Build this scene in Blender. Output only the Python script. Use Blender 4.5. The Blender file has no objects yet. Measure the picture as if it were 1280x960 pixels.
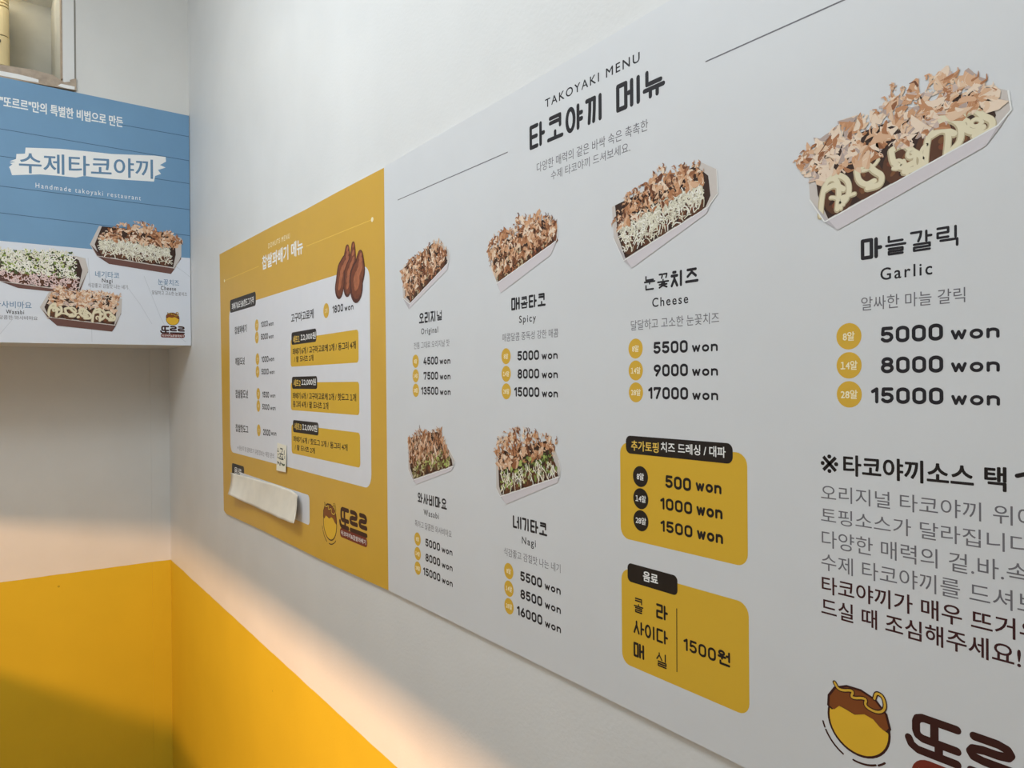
import bpy, math, random
from mathutils import Matrix, Vector

sc = bpy.context.scene
COL = sc.collection
random.seed(7)

# ------------------------------------------------------------------ camera
CAM_LOC = (2.5106, -0.474, 1.55)
CAM_RT = (0.579029, 0.815266, -0.008163)
CAM_UP = (0.002456, 0.008268, 0.999963)
CAM_BACK = (0.815303, -0.579027, 0.002785)
FOCAL_PX = 932.67
cam_data = bpy.data.cameras.new('camera')
cam_data.sensor_fit = 'HORIZONTAL'
cam_data.sensor_width = 36.0
cam_data.lens = FOCAL_PX / 1280 * 36.0
cam_data.clip_start = 0.02
cam = bpy.data.objects.new('camera', cam_data)
COL.objects.link(cam)
_m = Matrix([CAM_RT, CAM_UP, CAM_BACK]).transposed().to_4x4()
_m.translation = CAM_LOC
cam.matrix_world = _m
sc.camera = cam

# ------------------------------------------------------------------ light and exposure
world = bpy.data.worlds.new('world')
world.use_nodes = True
world.node_tree.nodes['Background'].inputs[0].default_value = (1.0, 0.93, 0.82, 1)
world.node_tree.nodes['Background'].inputs[1].default_value = 0.32
sc.world = world


def area_light(name, loc, target, sx, sy, watts, rgb):
    d = bpy.data.lights.new(name, 'AREA')
    d.shape = 'RECTANGLE'
    d.size, d.size_y, d.energy, d.color = sx, sy, watts, rgb
    o = bpy.data.objects.new(name, d)
    COL.objects.link(o)
    o.location = loc
    o.rotation_euler = (Vector(target) - Vector(loc)).to_track_quat('-Z', 'Y').to_euler()
    return o


area_light('ceiling_light', (2.10, -0.66, 2.62), (2.05, -0.45, 0.0), 1.9, 0.09, 12.5, (0.86, 0.94, 1.0))
area_light('corner_fill', (1.45, -0.82, 2.56), (0.25, -0.05, 1.75), 0.35, 0.25, 4.5, (0.86, 0.94, 1.0))  # added fill that brightens the left wall and the corner
area_light('niche_light', (0.10, -0.50, 2.64), (0.10, -0.45, 2.3), 0.2, 0.2, 1.1, (1.0, 0.96, 0.86))
area_light('counter_lamp', (1.65, -1.42, 1.36), (1.10, 0.0, 0.95), 0.08, 0.03, 25.5, (1.0, 0.56, 0.27))

sc.view_settings.view_transform = 'Standard'
sc.view_settings.look = 'None'
sc.view_settings.gamma = 1.0
sc.view_settings.use_curve_mapping = False
sc.view_settings.exposure = 0.0


# ------------------------------------------------------------------ materials
def lin(c):
    c /= 255.0
    return c / 12.92 if c <= 0.04045 else ((c + 0.055) / 1.055) ** 2.4


def rgb(r, g, b):
    return (lin(r), lin(g), lin(b), 1)


MATS = {}


def mat(name, col, rough=0.55, spec=0.3, vary=0.0, scale=40.0, bump=0.0, bscale=300.0):
    """Principled surface; vary = slight colour mottling, bump = fine surface relief."""
    m = bpy.data.materials.new(name)
    m.use_nodes = True
    nt = m.node_tree
    b = nt.nodes['Principled BSDF']
    b.inputs['Base Color'].default_value = col
    b.inputs['Roughness'].default_value = rough
    b.inputs['Specular IOR Level'].default_value = spec
    tc = nt.nodes.new('ShaderNodeTexCoord')
    if vary:
        n = nt.nodes.new('ShaderNodeTexNoise')
        n.inputs['Scale'].default_value = scale
        n.inputs['Detail'].default_value = 4
        nt.links.new(tc.outputs['Object'], n.inputs['Vector'])
        r = nt.nodes.new('ShaderNodeValToRGB')
        r.color_ramp.elements[0].position = 0.3
        r.color_ramp.elements[1].position = 0.7
        r.color_ramp.elements[0].color = tuple(c * (1 - vary) for c in col[:3]) + (1,)
        r.color_ramp.elements[1].color = tuple(min(1, c * (1 + vary)) for c in col[:3]) + (1,)
        nt.links.new(n.outputs['Fac'], r.inputs['Fac'])
        nt.links.new(r.outputs['Color'], b.inputs['Base Color'])
    if bump:
        n = nt.nodes.new('ShaderNodeTexNoise')
        n.inputs['Scale'].default_value = bscale
        n.inputs['Detail'].default_value = 3
        nt.links.new(tc.outputs['Object'], n.inputs['Vector'])
        bp = nt.nodes.new('ShaderNodeBump')
        bp.inputs['Strength'].default_value = bump
        bp.inputs['Distance'].default_value = 0.002
        nt.links.new(n.outputs['Fac'], bp.inputs['Height'])
        nt.links.new(bp.outputs['Normal'], b.inputs['Normal'])
    MATS[name] = m
    return m


WHITE = (0.75, 0.755, 0.75, 1)
YELLOW = (0.68, 0.475, 0.026, 1)
BAND_Z = 1.006


def painted_wall(name, white, yellow, bump):
    """White paint above a yellow painted dado; the paint line wavers by a millimetre or so; small specks of dirt."""
    m = bpy.data.materials.new(name)
    m.use_nodes = True
    nt = m.node_tree
    N, Lk = nt.nodes.new, nt.links.new
    b = nt.nodes['Principled BSDF']
    b.inputs['Roughness'].default_value = 0.5
    b.inputs['Specular IOR Level'].default_value = 0.25
    geo = N('ShaderNodeNewGeometry')
    sep = N('ShaderNodeSeparateXYZ')
    Lk(geo.outputs['Position'], sep.inputs[0])
    nz = N('ShaderNodeTexNoise'); nz.inputs['Scale'].default_value = 9
    Lk(geo.outputs['Position'], nz.inputs['Vector'])
    ma = N('ShaderNodeMath'); ma.operation = 'MULTIPLY_ADD'
    Lk(nz.outputs['Fac'], ma.inputs[0]); ma.inputs[1].default_value = 0.006
    Lk(sep.outputs['Z'], ma.inputs[2])
    lt = N('ShaderNodeMath'); lt.operation = 'LESS_THAN'
    Lk(ma.outputs[0], lt.inputs[0]); lt.inputs[1].default_value = BAND_Z + 0.003
    mix = N('ShaderNodeMix'); mix.data_type = 'RGBA'
    Lk(lt.outputs[0], mix.inputs['Factor'])
    mix.inputs['A'].default_value = white; mix.inputs['B'].default_value = yellow
    mot = N('ShaderNodeTexNoise'); mot.inputs['Scale'].default_value = 6; mot.inputs['Detail'].default_value = 5
    Lk(geo.outputs['Position'], mot.inputs['Vector'])
    mr = N('ShaderNodeMapRange'); mr.inputs['From Min'].default_value = 0.3; mr.inputs['From Max'].default_value = 0.7
    mr.inputs['To Min'].default_value = 0.96; mr.inputs['To Max'].default_value = 1.02
    Lk(mot.outputs['Fac'], mr.inputs['Value'])
    spk = N('ShaderNodeTexVoronoi'); spk.inputs['Scale'].default_value = 7
    Lk(geo.outputs['Position'], spk.inputs['Vector'])
    sl = N('ShaderNodeMath'); sl.operation = 'LESS_THAN'; sl.inputs[1].default_value = 0.022
    Lk(spk.outputs['Distance'], sl.inputs[0])
    sm = N('ShaderNodeMath'); sm.operation = 'MULTIPLY'; sm.inputs[1].default_value = 0.35
    Lk(sl.outputs[0], sm.inputs[0])
    sb = N('ShaderNodeMath'); sb.operation = 'SUBTRACT'
    Lk(mr.outputs[0], sb.inputs[0]); Lk(sm.outputs[0], sb.inputs[1])
    vm = N('ShaderNodeVectorMath'); vm.operation = 'SCALE'
    Lk(mix.outputs['Result'], vm.inputs[0]); Lk(sb.outputs[0], vm.inputs['Scale'])
    Lk(vm.outputs[0], b.inputs['Base Color'])
    bn = N('ShaderNodeTexNoise'); bn.inputs['Scale'].default_value = 220; bn.inputs['Detail'].default_value = 3
    Lk(geo.outputs['Position'], bn.inputs['Vector'])
    bp = N('ShaderNodeBump'); bp.inputs['Strength'].default_value = bump; bp.inputs['Distance'].default_value = 0.002
    Lk(bn.outputs['Fac'], bp.inputs['Height'])
    Lk(bp.outputs['Normal'], b.inputs['Normal'])
    MATS[name] = m
    return m


painted_wall('wall_paint', WHITE, YELLOW, 0.12)
painted_wall('panel_paint', (0.72, 0.715, 0.69, 1), (0.68, 0.475, 0.026, 1), 0.10)
mat('floor_tile', rgb(190, 178, 160), 0.4, vary=0.1)
mat('plain_white', (0.76, 0.76, 0.74, 1), 0.6, bump=0.1)
mat('niche_grey', rgb(188, 188, 180), 0.7, vary=0.08, scale=12, bump=0.1)
mat('raw_plaster', rgb(176, 160, 143), 0.85, vary=0.14, scale=60, bump=0.5, bscale=150)
mat('chip_paint', rgb(238, 238, 236), 0.6)
mat('cream_plastic', rgb(226, 206, 158), 0.45, vary=0.04, scale=20)
mat('dark_gap', rgb(96, 90, 80), 0.8)
mat('joint_grey', rgb(150, 146, 138), 0.8)
mat('board_white', (0.70, 0.715, 0.735, 1), 0.42, 0.35, vary=0.012, scale=15)
mat('board_yellow', (0.68, 0.40, 0.048, 1), 0.42, 0.35, vary=0.02, scale=15)
mat('board_edge', rgb(205, 200, 190), 0.6)
mat('ink', rgb(34, 32, 38), 0.5)
mat('ink_grey', rgb(112, 110, 116), 0.5)
mat('ink_red', rgb(62, 26, 30), 0.5)
mat('ink_black', rgb(30, 24, 24), 0.5)
mat('tab_black', rgb(34, 27, 24), 0.45)
mat('gold', rgb(220, 176, 62), 0.45)
mat('gold_box', rgb(222, 178, 54), 0.45)
mat('gold_ink', rgb(236, 198, 90), 0.5)
mat('pale_ink', rgb(250, 240, 205), 0.5)
mat('white_ink', rgb(242, 242, 240), 0.5)
mat('panel_white', rgb(226, 227, 232), 0.45, vary=0.01)
mat('sienna', rgb(122, 44, 30), 0.5)
mat('choco', rgb(58, 24, 20), 0.5)
mat('ball_gold', rgb(232, 184, 52), 0.5)
mat('ball_sauce', rgb(132, 72, 32), 0.5)
mat('poster_blue', rgb(116, 156, 190), 0.5, vary=0.03, scale=9)
mat('poster_groove', rgb(70, 100, 126), 0.5)
mat('poster_white', rgb(224, 228, 236), 0.5, vary=0.015, scale=10)
mat('poster_vein', rgb(203, 208, 216), 0.5)
mat('poster_ink', rgb(100, 136, 168), 0.5)
mat('poster_side', rgb(225, 222, 212), 0.6)
mat('paper', rgb(236, 228, 212), 0.8, vary=0.05, scale=24)
mat('note_paper', rgb(240, 234, 214), 0.8)
mat('pen', rgb(50, 50, 52), 0.6)
mat('pen_green', rgb(70, 90, 60), 0.6)
# printed food colours
mat('tray_in', rgb(206, 198, 192), 0.6)
mat('tray_out', rgb(214, 208, 212), 0.6)
mat('tray_out_side', rgb(190, 184, 188), 0.6)
mat('kraft', rgb(112, 78, 70), 0.6)
mat('kraft_side', rgb(96, 66, 60), 0.6)
mat('soy', rgb(58, 36, 27), 0.5)
mat('ball_brown', rgb(92, 56, 36), 0.5)
mat('ball_brown2', rgb(124, 80, 48), 0.5)
FL = []
for i, c in enumerate([(112, 66, 42), (148, 94, 60), (176, 120, 82), (196, 142, 102), (210, 160, 122), (220, 178, 144), (230, 198, 168), (238, 216, 194)]):
    mat('flake_tone_%s' % 'abcdefgh'[i], rgb(*c), 0.55)
    FL.append('flake_tone_%s' % 'abcdefgh'[i])
mat('flake_pale', rgb(206, 184, 174), 0.55)
mat('flake_grey', rgb(184, 164, 156), 0.55)
mat('mayo', rgb(232, 222, 192), 0.5)
mat('mayo_lo', rgb(196, 180, 146), 0.5)
mat('cheese_hi', rgb(242, 239, 228), 0.5)
mat('cheese_mid', rgb(226, 221, 200), 0.5)
mat('cheese_lo', rgb(200, 192, 172), 0.5)
mat('onion', rgb(126, 144, 70), 0.5)
mat('onion_hi', rgb(176, 190, 104), 0.5)
mat('onion_lo', rgb(74, 88, 46), 0.5)
mat('wasabi_sauce', rgb(176, 168, 104), 0.5)
mat('wasabi_lo', rgb(120, 112, 66), 0.5)
mat('pink_sauce', rgb(226, 200, 196), 0.5)
mat('fried_hi', rgb(172, 104, 70), 0.5, vary=0.2, scale=120)
mat('fried', rgb(122, 66, 42), 0.5, vary=0.2, scale=120)
mat('fried_lo', rgb(84, 44, 32), 0.5, vary=0.2, scale=120)

# ------------------------------------------------------------------ measured layout, metres on each surface
# menu wall: (distance from the corner, height); poster wall: (y, height)
D = {'white_poly': [(1.5378, 1.8578), (1.7172, 1.8611), (1.8533, 1.8623), (1.9355, 1.8638), (2.0062, 1.865), (2.12, 1.868), (2.78, 1.868), (2.78, 1.253), (2.1487, 1.2555), (1.976, 1.2556), (1.7989, 1.2551),
                (1.5405, 1.2542)],
 'yellow_poly': [(0.6336, 1.8637), (1.0336, 1.8614), (1.2134, 1.8585), (1.3608, 1.8587), (1.5378, 1.8571), (1.5405, 1.2542), (1.4421, 1.2519), (1.2759, 1.2487), (0.9641, 1.2473), (0.6708, 1.2427), (0.6516, 1.2477)],
 'tak_head': [('latin', 'TAKOYAKI MENU', (1.9112, 2.0451, 1.8287, 1.8371)), ('hand', '타코야끼 메뉴', (1.8842, 2.0748, 1.7922, 1.8176)), ('thin', '다양한 매력의 겉은 바싹 속은 촉촉한', (1.8963, 2.0545, 1.7661, 1.7763)),
              ('thin', '수제 타코야끼 드셔보세요.', (1.9198, 2.0327, 1.7532, 1.7624))],
 'tak_div': [((1.58, 1.8024), (1.8444, 1.8009)), ((2.1175, 1.8027), (2.74, 1.8016))],
 'trays': {'garlic': {'o': [(2.2061, 1.7078), (2.2082, 1.6747), (2.2193, 1.6574), (2.2288, 1.6503), (2.3197, 1.6829), (2.3269, 1.6912), (2.3259, 1.6928), (2.3328, 1.6996), (2.3313, 1.7107), (2.3199, 1.7178)],
                      'c': [(2.1975, 1.703), (2.2061, 1.7085), (2.2336, 1.7212), (2.2474, 1.7208), (2.258, 1.7202), (2.2659, 1.7346), (2.2782, 1.7274), (2.2855, 1.7324), (2.2937, 1.7318), (2.3005, 1.7321),
                            (2.3114, 1.7237), (2.325, 1.7144)]},
           'cheese': {'o': [(2.0087, 1.7089), (2.0108, 1.68), (2.0236, 1.6578), (2.0338, 1.6498), (2.1179, 1.6825), (2.1211, 1.6879), (2.1192, 1.6873), (2.1291, 1.696), (2.1281, 1.7148), (2.1132, 1.7238)],
                      'c': [(2.011, 1.6948), (2.0265, 1.7098), (2.0314, 1.7177), (2.0468, 1.7199), (2.0718, 1.7308), (2.0759, 1.724), (2.0937, 1.7276), (2.1094, 1.7247), (2.1132, 1.7144)]},
           'spicy': {'o': [(1.8047, 1.7), (1.8077, 1.6848), (1.8215, 1.6602), (1.8292, 1.6487), (1.9187, 1.678), (1.9295, 1.6924), (1.9276, 1.6907), (1.9309, 1.6982), (1.9297, 1.7074), (1.9127, 1.7169)],
                     'c': [(1.8039, 1.7001), (1.8163, 1.714), (1.8542, 1.7182), (1.8643, 1.7286), (1.8803, 1.7207), (1.8933, 1.7263), (1.916, 1.7159), (1.9278, 1.7077)]},
           'original': {'o': [(1.5922, 1.7057), (1.5932, 1.6659), (1.6135, 1.6559), (1.6105, 1.6494), (1.7134, 1.6894), (1.7185, 1.7018), (1.7155, 1.6973), (1.7195, 1.7041), (1.7172, 1.713), (1.6862, 1.7298)],
                        'c': [(1.5897, 1.7019), (1.6146, 1.7149), (1.6372, 1.7197), (1.6616, 1.7213), (1.667, 1.7269), (1.6862, 1.7298), (1.71, 1.7178)]},
           'wasabi': {'o': [(1.6044, 1.4749), (1.605, 1.4323), (1.6182, 1.4194), (1.628, 1.4149), (1.7191, 1.4413), (1.727, 1.452), (1.7248, 1.4475), (1.7276, 1.4549), (1.6998, 1.4804), (1.6912, 1.4887)],
                      'c': [(1.6044, 1.4702), (1.6358, 1.4869), (1.6672, 1.486), (1.6913, 1.4907), (1.7038, 1.4762)]},
           'nagi': {'o': [(1.8166, 1.4699), (1.8169, 1.4307), (1.8251, 1.4225), (1.8364, 1.4154), (1.9267, 1.4488), (1.9316, 1.4593), (1.9305, 1.455), (1.9317, 1.4633), (1.9288, 1.4712), (1.9179, 1.4915)],
                    'c': [(1.8156, 1.4686), (1.8214, 1.4846), (1.8398, 1.4973), (1.8701, 1.4987), (1.8946, 1.4962), (1.9246, 1.4924), (1.9234, 1.4848)]},
           'p_cheese': {'o': [(-0.2232, 1.9633), (-0.2441, 1.9146), (-0.2285, 1.885), (-0.2011, 1.8667), (-0.0512, 1.8521), (-0.0254, 1.8953), (-0.0409, 1.8682), (-0.0253, 1.9035), (-0.0249, 1.953), (-0.0578, 1.9632)],
                        'c': [(-0.2212, 1.9376), (-0.2073, 1.9495), (-0.1745, 1.9731), (-0.1363, 1.9828), (-0.0975, 1.9788), (-0.0828, 1.9588), (-0.0527, 1.9676), (-0.0198, 1.9426)]},
           'p_nagi': {'o': [(-0.4399, 1.8731), (-0.4482, 1.8263), (-0.4384, 1.8053), (-0.4, 1.7908), (-0.2743, 1.7828), (-0.2492, 1.842), (-0.2676, 1.7883), (-0.2492, 1.8471), (-0.2557, 1.8764), (-0.2757, 1.8808)],
                      'c': [(-0.4358, 1.8759), (-0.4034, 1.8839), (-0.3703, 1.8796), (-0.3322, 1.8882), (-0.2933, 1.8817), (-0.2579, 1.8762)]},
           'p_wasabi': {'o': [(-0.3352, 1.7851), (-0.3546, 1.7464), (-0.34, 1.7221), (-0.3187, 1.7014), (-0.1956, 1.6903), (-0.1742, 1.7373), (-0.1862, 1.7063), (-0.1741, 1.7426), (-0.1724, 1.7769), (-0.1902, 1.7837)],
                        'c': [(-0.3374, 1.7749), (-0.3114, 1.8027), (-0.2941, 1.7887), (-0.2586, 1.7909), (-0.2224, 1.7911), (-0.1761, 1.7846)]}},
 'top_box': {'rect': (2.0169, 2.1544, 1.4085, 1.4948), 'tab': (2.0244, 2.1412, 1.4854, 1.5013)},
 'top_txt': [('boldY', '추가토핑', (2.0313, 2.064, 1.4884, 1.4971)), ('boldW', '치즈 드레싱 / 대파', (2.0668, 2.1343, 1.4897, 1.498))],
 'top_b': [(2.0422, 1.4661), (2.0424, 1.4467), (2.0424, 1.4274)],
 'top_p': [('500', (2.0715, 2.0995, 1.4595, 1.4704)), ('1000', (2.0654, 2.1005, 1.4407, 1.4509)), ('1500', (2.0655, 2.1006, 1.4218, 1.4317))],
 'top_w': [(2.1044, 2.1302, 1.4607, 1.4678), (2.105, 2.1311, 1.4412, 1.4487), (2.1053, 2.1314, 1.422, 1.4294)],
 'drink': {'rect': (2.0174, 2.1548, 1.2956, 1.3814), 'tab': (2.0253, 2.0842, 1.3709, 1.3875)},
 'drink_t': [('heavyW', '음료', (2.0448, 2.062, 1.3755, 1.3838)), ('stk', '콜', (2.0325, 2.045, 1.3449, 1.3588)), ('stk', '라', (2.0598, 2.0733, 1.3468, 1.3594)), ('stk', '사이다', (2.0323, 2.0732, 1.3264, 1.3382)),
             ('stk', '매', (2.0321, 2.0452, 1.3057, 1.3187)), ('stk', '실', (2.0591, 2.0718, 1.3054, 1.3184))],
 'drink_l': ((2.0831, 1.3603), (2.0828, 1.3072)),
 'drink_p': [('1500', (2.0902, 2.1236, 1.3278, 1.3381)), ('원', (2.1251, 2.1375, 1.3273, 1.3392))],
 'para': [('blk0', '※', '※', (2.215, 2.2277, 1.4863, 1.4987)), ('blk', '타코야끼소스', '타코야끼소스 택', (2.2317, 2.3118, 1.4859, 1.4993)), ('gry', '오리지널 타코야끼', '오리지널 타코야끼 위에', (2.215, 2.3159, 1.4671, 1.478)),
          ('gry', '토핑소스가', '토핑소스가 달라집니다', (2.2149, 2.2759, 1.4517, 1.4623)), ('gry', '다양한 매력의', '다양한 매력의 겉.바.속.촉', (2.2153, 2.2915, 1.435, 1.4467)),
          ('gry', '수제 타코야끼를', '수제 타코야끼를 드셔보세요', (2.2149, 2.3042, 1.4192, 1.4308)), ('red', '타코야끼가', '타코야끼가 매우 뜨거우니', (2.2152, 2.2764, 1.4034, 1.4152)),
          ('red', '드실 때 조심해주세요!', '드실 때 조심해주세요!', (2.2148, 2.3356, 1.3879, 1.4001))],
 'one': (2.3332, 2.3417, 1.4859, 1.4986),
 'logo_w': {'word': (2.2712, 2.363, 1.3182, 1.3437), 'ball': ((2.2405, 1.3221), 0.0218)},
 'y_line': [((0.6765, 1.795), (0.9463, 1.7943)), ((1.223, 1.7931), (1.4971, 1.7906))],
 'y_head': [('latinW', 'DONUTS MENU', (1.0093, 1.1371, 1.8213, 1.8312)), ('heavyW', '찹쌀꽈배기 메뉴', (0.9692, 1.2057, 1.7835, 1.8107))],
 'y_panel': {'rect': (0.715, 1.4866, 1.3927, 1.7258), 'tab': (0.7232, 0.9227, 1.7147, 1.7445)},
 'y_tabtxt': ('boldW', '꽈배기&도넛&핫도그가격', (0.7394, 0.9068, 1.7204, 1.7359)),
 'y_names': [('blk', '찹쌀꽈배기', (0.7609, 0.8541, 1.6637, 1.6802)), ('blk', '깨찰도넛', (0.7631, 0.8367, 1.5929, 1.6097)), ('blk', '찹쌀팥도넛', (0.7627, 0.8597, 1.519, 1.5373)), ('blk', '찹쌀핫도그', (0.7614, 0.8591, 1.4427, 1.4596)),
             ('blk', '고구마고로케', (1.1409, 1.256, 1.6634, 1.6797))],
 'y_badges': [(0.9277, 1.6728), (0.9275, 1.6473), (0.9306, 1.6019), (0.9303, 1.5756), (0.9339, 1.5294), (0.9337, 1.5042), (0.935, 1.4533), (1.3142, 1.6717)],
 'y_prices': [('1000', (0.9566, 1.0017, 1.6662, 1.678), (1.0068, 1.038, 1.6653, 1.6722)), ('5000', (0.9558, 1.002, 1.6405, 1.6529), (1.0071, 1.0373, 1.6401, 1.6468)),
              ('1000', (0.9585, 1.0038, 1.5943, 1.6066), (1.0083, 1.0395, 1.5949, 1.6019)), ('5000', (0.9577, 1.0041, 1.569, 1.5812), (1.0101, 1.0412, 1.5693, 1.5758)),
              ('1500', (0.9617, 1.0053, 1.522, 1.5343), (1.0139, 1.0448, 1.5226, 1.5289)), ('5000', (0.961, 1.0066, 1.4974, 1.5092), (1.0132, 1.0456, 1.4977, 1.5043)),
              ('2000', (0.9648, 1.0117, 1.445, 1.4581), (1.0168, 1.0491, 1.4476, 1.4545)), ('1800', (1.3419, 1.3862, 1.6646, 1.6772), (1.3919, 1.4263, 1.6642, 1.6714))],
 'y_note': ('thin', '※ 원산지 및 알레르기 유발정보는 매장 문의', (0.775, 1.0331, 1.4017, 1.4122)),
 'sets': [{'rect': (1.1361, 1.4443, 1.5816, 1.6323),
           'tab': (1.1421, 1.2684, 1.622, 1.645),
           't': [('boldY', '세트1', (1.1504, 1.1854, 1.6249, 1.6381)), ('boldW', '12,000원', (1.1913, 1.2654, 1.6268, 1.6394)), ('bold', '꽈배기 6개 / 고구마고로케 2개 / 동그리 4개', (1.1481, 1.4339, 1.6033, 1.6153)),
                 ('bold', '/ 팥 도너츠 2개', (1.1559, 1.253, 1.5895, 1.6003))]},
          {'rect': (1.1353, 1.4456, 1.5009, 1.5522),
           'tab': (1.1422, 1.2705, 1.5406, 1.5628),
           't': [('boldY', '세트2', (1.1509, 1.1879, 1.545, 1.5576)), ('boldW', '12,000원', (1.1933, 1.2645, 1.5467, 1.5586)), ('bold', '꽈배기 6개 / 고구마고로케 2개 / 핫도그 1개', (1.1459, 1.4336, 1.5222, 1.5338)),
                 ('bold', '동그리 4개 / 팥 도너츠 1개', (1.1473, 1.3198, 1.5068, 1.5184))]},
          {'rect': (1.1372, 1.4471, 1.4205, 1.4741),
           'tab': (1.1457, 1.2746, 1.4605, 1.4828),
           't': [('boldY', '세트3', (1.1531, 1.19, 1.4654, 1.4779)), ('boldW', '12,000원', (1.1954, 1.2682, 1.4659, 1.4782)), ('bold', '꽈배기 6개 / 핫도그 2개 / 동그리 4개', (1.1477, 1.3985, 1.4429, 1.4536)),
                 ('bold', '/ 팥 도너츠 2개', (1.1554, 1.2559, 1.428, 1.4381))]}],
 'y_tab2': (0.7268, 0.8251, 1.34, 1.368),
 'y_tab2t': ('boldW', '음료', (0.7469, 0.8051, 1.3465, 1.3603)),
 'y_label': (0.7916, 1.228, 1.2992, 1.3525),
 'logo_y': {'word': (1.3622, 1.4706, 1.3167, 1.3517), 'tag': (1.365, 1.4701, 1.3023, 1.3168), 'ball': ((1.3226, 1.3174), 0.0298)},
 'donuts': [[(1.4044, 1.7595), (1.4022, 1.7409), (1.3809, 1.727), (1.3711, 1.7041)], [(1.4278, 1.7618), (1.4255, 1.7378), (1.4077, 1.7213), (1.4043, 1.7017)],
            [(1.4537, 1.7408), (1.4505, 1.7207), (1.4363, 1.7086), (1.4389, 1.6979)]],
 'note': [(1.0575, 1.4349), (1.1109, 1.4329), (1.1123, 1.3827), (1.0574, 1.3814)],
 'strip_top': [(0.718, 1.3451), (0.8871, 1.3487), (1.0346, 1.3515), (1.1175, 1.351), (1.1657, 1.3491), (1.195, 1.346)],
 'strip_bot': [(0.767, 1.3019), (0.8577, 1.2949), (0.9584, 1.2924), (1.0733, 1.2936), (1.1382, 1.2958), (1.1963, 1.2998)],
 'poster': [(0.0024, 2.2935), (0.0037, 1.9727), (0.0072, 1.658)],
 'p_left_top': (-0.4323, 2.302),
 'p_left_bot': (-0.4377, 1.6562),
 'p_white': [(-0.4356, 1.9031), (-0.2306, 1.9014), (0.0052, 1.8997)],
 'p_planks': [((-0.4333, 2.1755), (-0.0008, 2.1691)), ((-0.1684, 2.2363), (-0.0002, 2.2355)), ((-0.4339, 2.1093), (0.0049, 2.1057)), ((-0.4345, 2.0364), (0.0064, 2.0339)), ((-0.435, 1.9712), (0.0057, 1.9618))],
 'p_brush': [(-0.4159, 2.0855), (-0.409, 2.093), (-0.4146, 2.0955), (-0.4036, 2.0997), (-0.4146, 2.0999), (-0.4015, 2.1074), (-0.4006, 2.1199), (-0.3828, 2.1239), (-0.3815, 2.1389), (-0.3085, 2.1487), (-0.233, 2.1535),
             (-0.1916, 2.1554), (-0.0909, 2.1682), (-0.062, 2.1693), (-0.0611, 2.1569), (-0.0762, 2.1453), (-0.0623, 2.1404), (-0.0813, 2.1309), (-0.0739, 2.1213), (-0.0889, 2.1135), (-0.0915, 2.0981), (-0.1922, 2.0899),
             (-0.2561, 2.088), (-0.274, 2.0811), (-0.309, 2.0799), (-0.3519, 2.0773), (-0.41, 2.0664), (-0.4132, 2.0786)],
 'p_text': [('serif', '"또르르"만의 특별한 비법으로 만든', (-0.432, -0.1657, 2.2297, 2.2565)), ('poster', '수제타코야끼', (-0.395, -0.0944, 2.0748, 2.1251)), ('poster_s', 'Handmade takoyaki restaurant', (-0.3614, -0.1242, 2.0391, 2.0551)),
            ('poster_b', '네기타코', (-0.233, -0.1775, 1.8299, 1.8465)), ('poster_k', 'Nagi', (-0.2176, -0.1936, 1.8144, 1.8279)), ('poster_g', '식감좋고 감칠맛 나는 네기', (-0.2495, -0.1579, 1.8029, 1.8143)),
            ('poster_b', '눈꽃치즈', (-0.084, -0.0311, 1.8204, 1.8367)), ('poster_k', 'Cheese', (-0.0771, -0.0389, 1.8069, 1.8177)), ('poster_g', '달달하고 고소한 눈꽃치즈', (-0.099, -0.0108, 1.7936, 1.8044)),
            ('poster_b', '와사비마요', (-0.4496, -0.3722, 1.7409, 1.7578)), ('poster_k', 'Wasabi', (-0.425, -0.3882, 1.7268, 1.7365)), ('poster_g', '톡하고 달콤한 와사비마요', (-0.472, -0.3599, 1.7127, 1.7227))],
 'logo_p': {'word': (-0.0801, -0.0173, 1.6891, 1.7103), 'tag': (-0.0783, -0.0175, 1.6783, 1.6889), 'ball': ((-0.0479, 1.7283), 0.017)},
 'p_marble': [[(-0.1182, 1.8416), (-0.0991, 1.7892), (-0.0798, 1.7362), (-0.0651, 1.7043)], [(-0.2489, 1.878), (-0.243, 1.7806), (-0.2417, 1.6619)], [(-0.0484, 1.8796), (-0.018, 1.8602), (0.0067, 1.8399)],
              [(-0.157, 1.8069), (-0.1286, 1.7661), (-0.0998, 1.7138)], [(-0.3879, 1.762), (-0.413, 1.7116), (-0.4375, 1.6766)], [(-0.0349, 1.6834), (-0.0145, 1.6674)]],
 'title_slope': 0.102,
 'niche': {'jamb_in': -0.3002, 'jamb_out': -0.2747, 'rail_top': 2.3298, 'rail_top0': 2.3323, 'rail_bot': 2.3051},
 'rail': [(-0.5257, 2.3288), (-0.4319, 2.3323), (-0.3661, 2.336), (-0.3219, 2.3323), (-0.2977, 2.3196), (-0.2836, 2.3248), (-0.2853, 2.3285), (-0.2711, 2.3358), (-0.2713, 2.305), (-0.4322, 2.301), (-0.5259, 2.3023)],
 'chips': [[(-0.448, 2.3168), (-0.432, 2.3167), (-0.3962, 2.3171), (-0.3663, 2.3151), (-0.3528, 2.3132), (-0.3529, 2.3061), (-0.3831, 2.3053), (-0.4321, 2.3059), (-0.4481, 2.3071)],
           [(-0.3117, 2.3083), (-0.3047, 2.3139), (-0.2748, 2.3134), (-0.2749, 2.3058), (-0.2908, 2.3048), (-0.3065, 2.3064)]],
 'appl': (-0.4067, 2.4026, 2.4801, 2.5563)}


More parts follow.
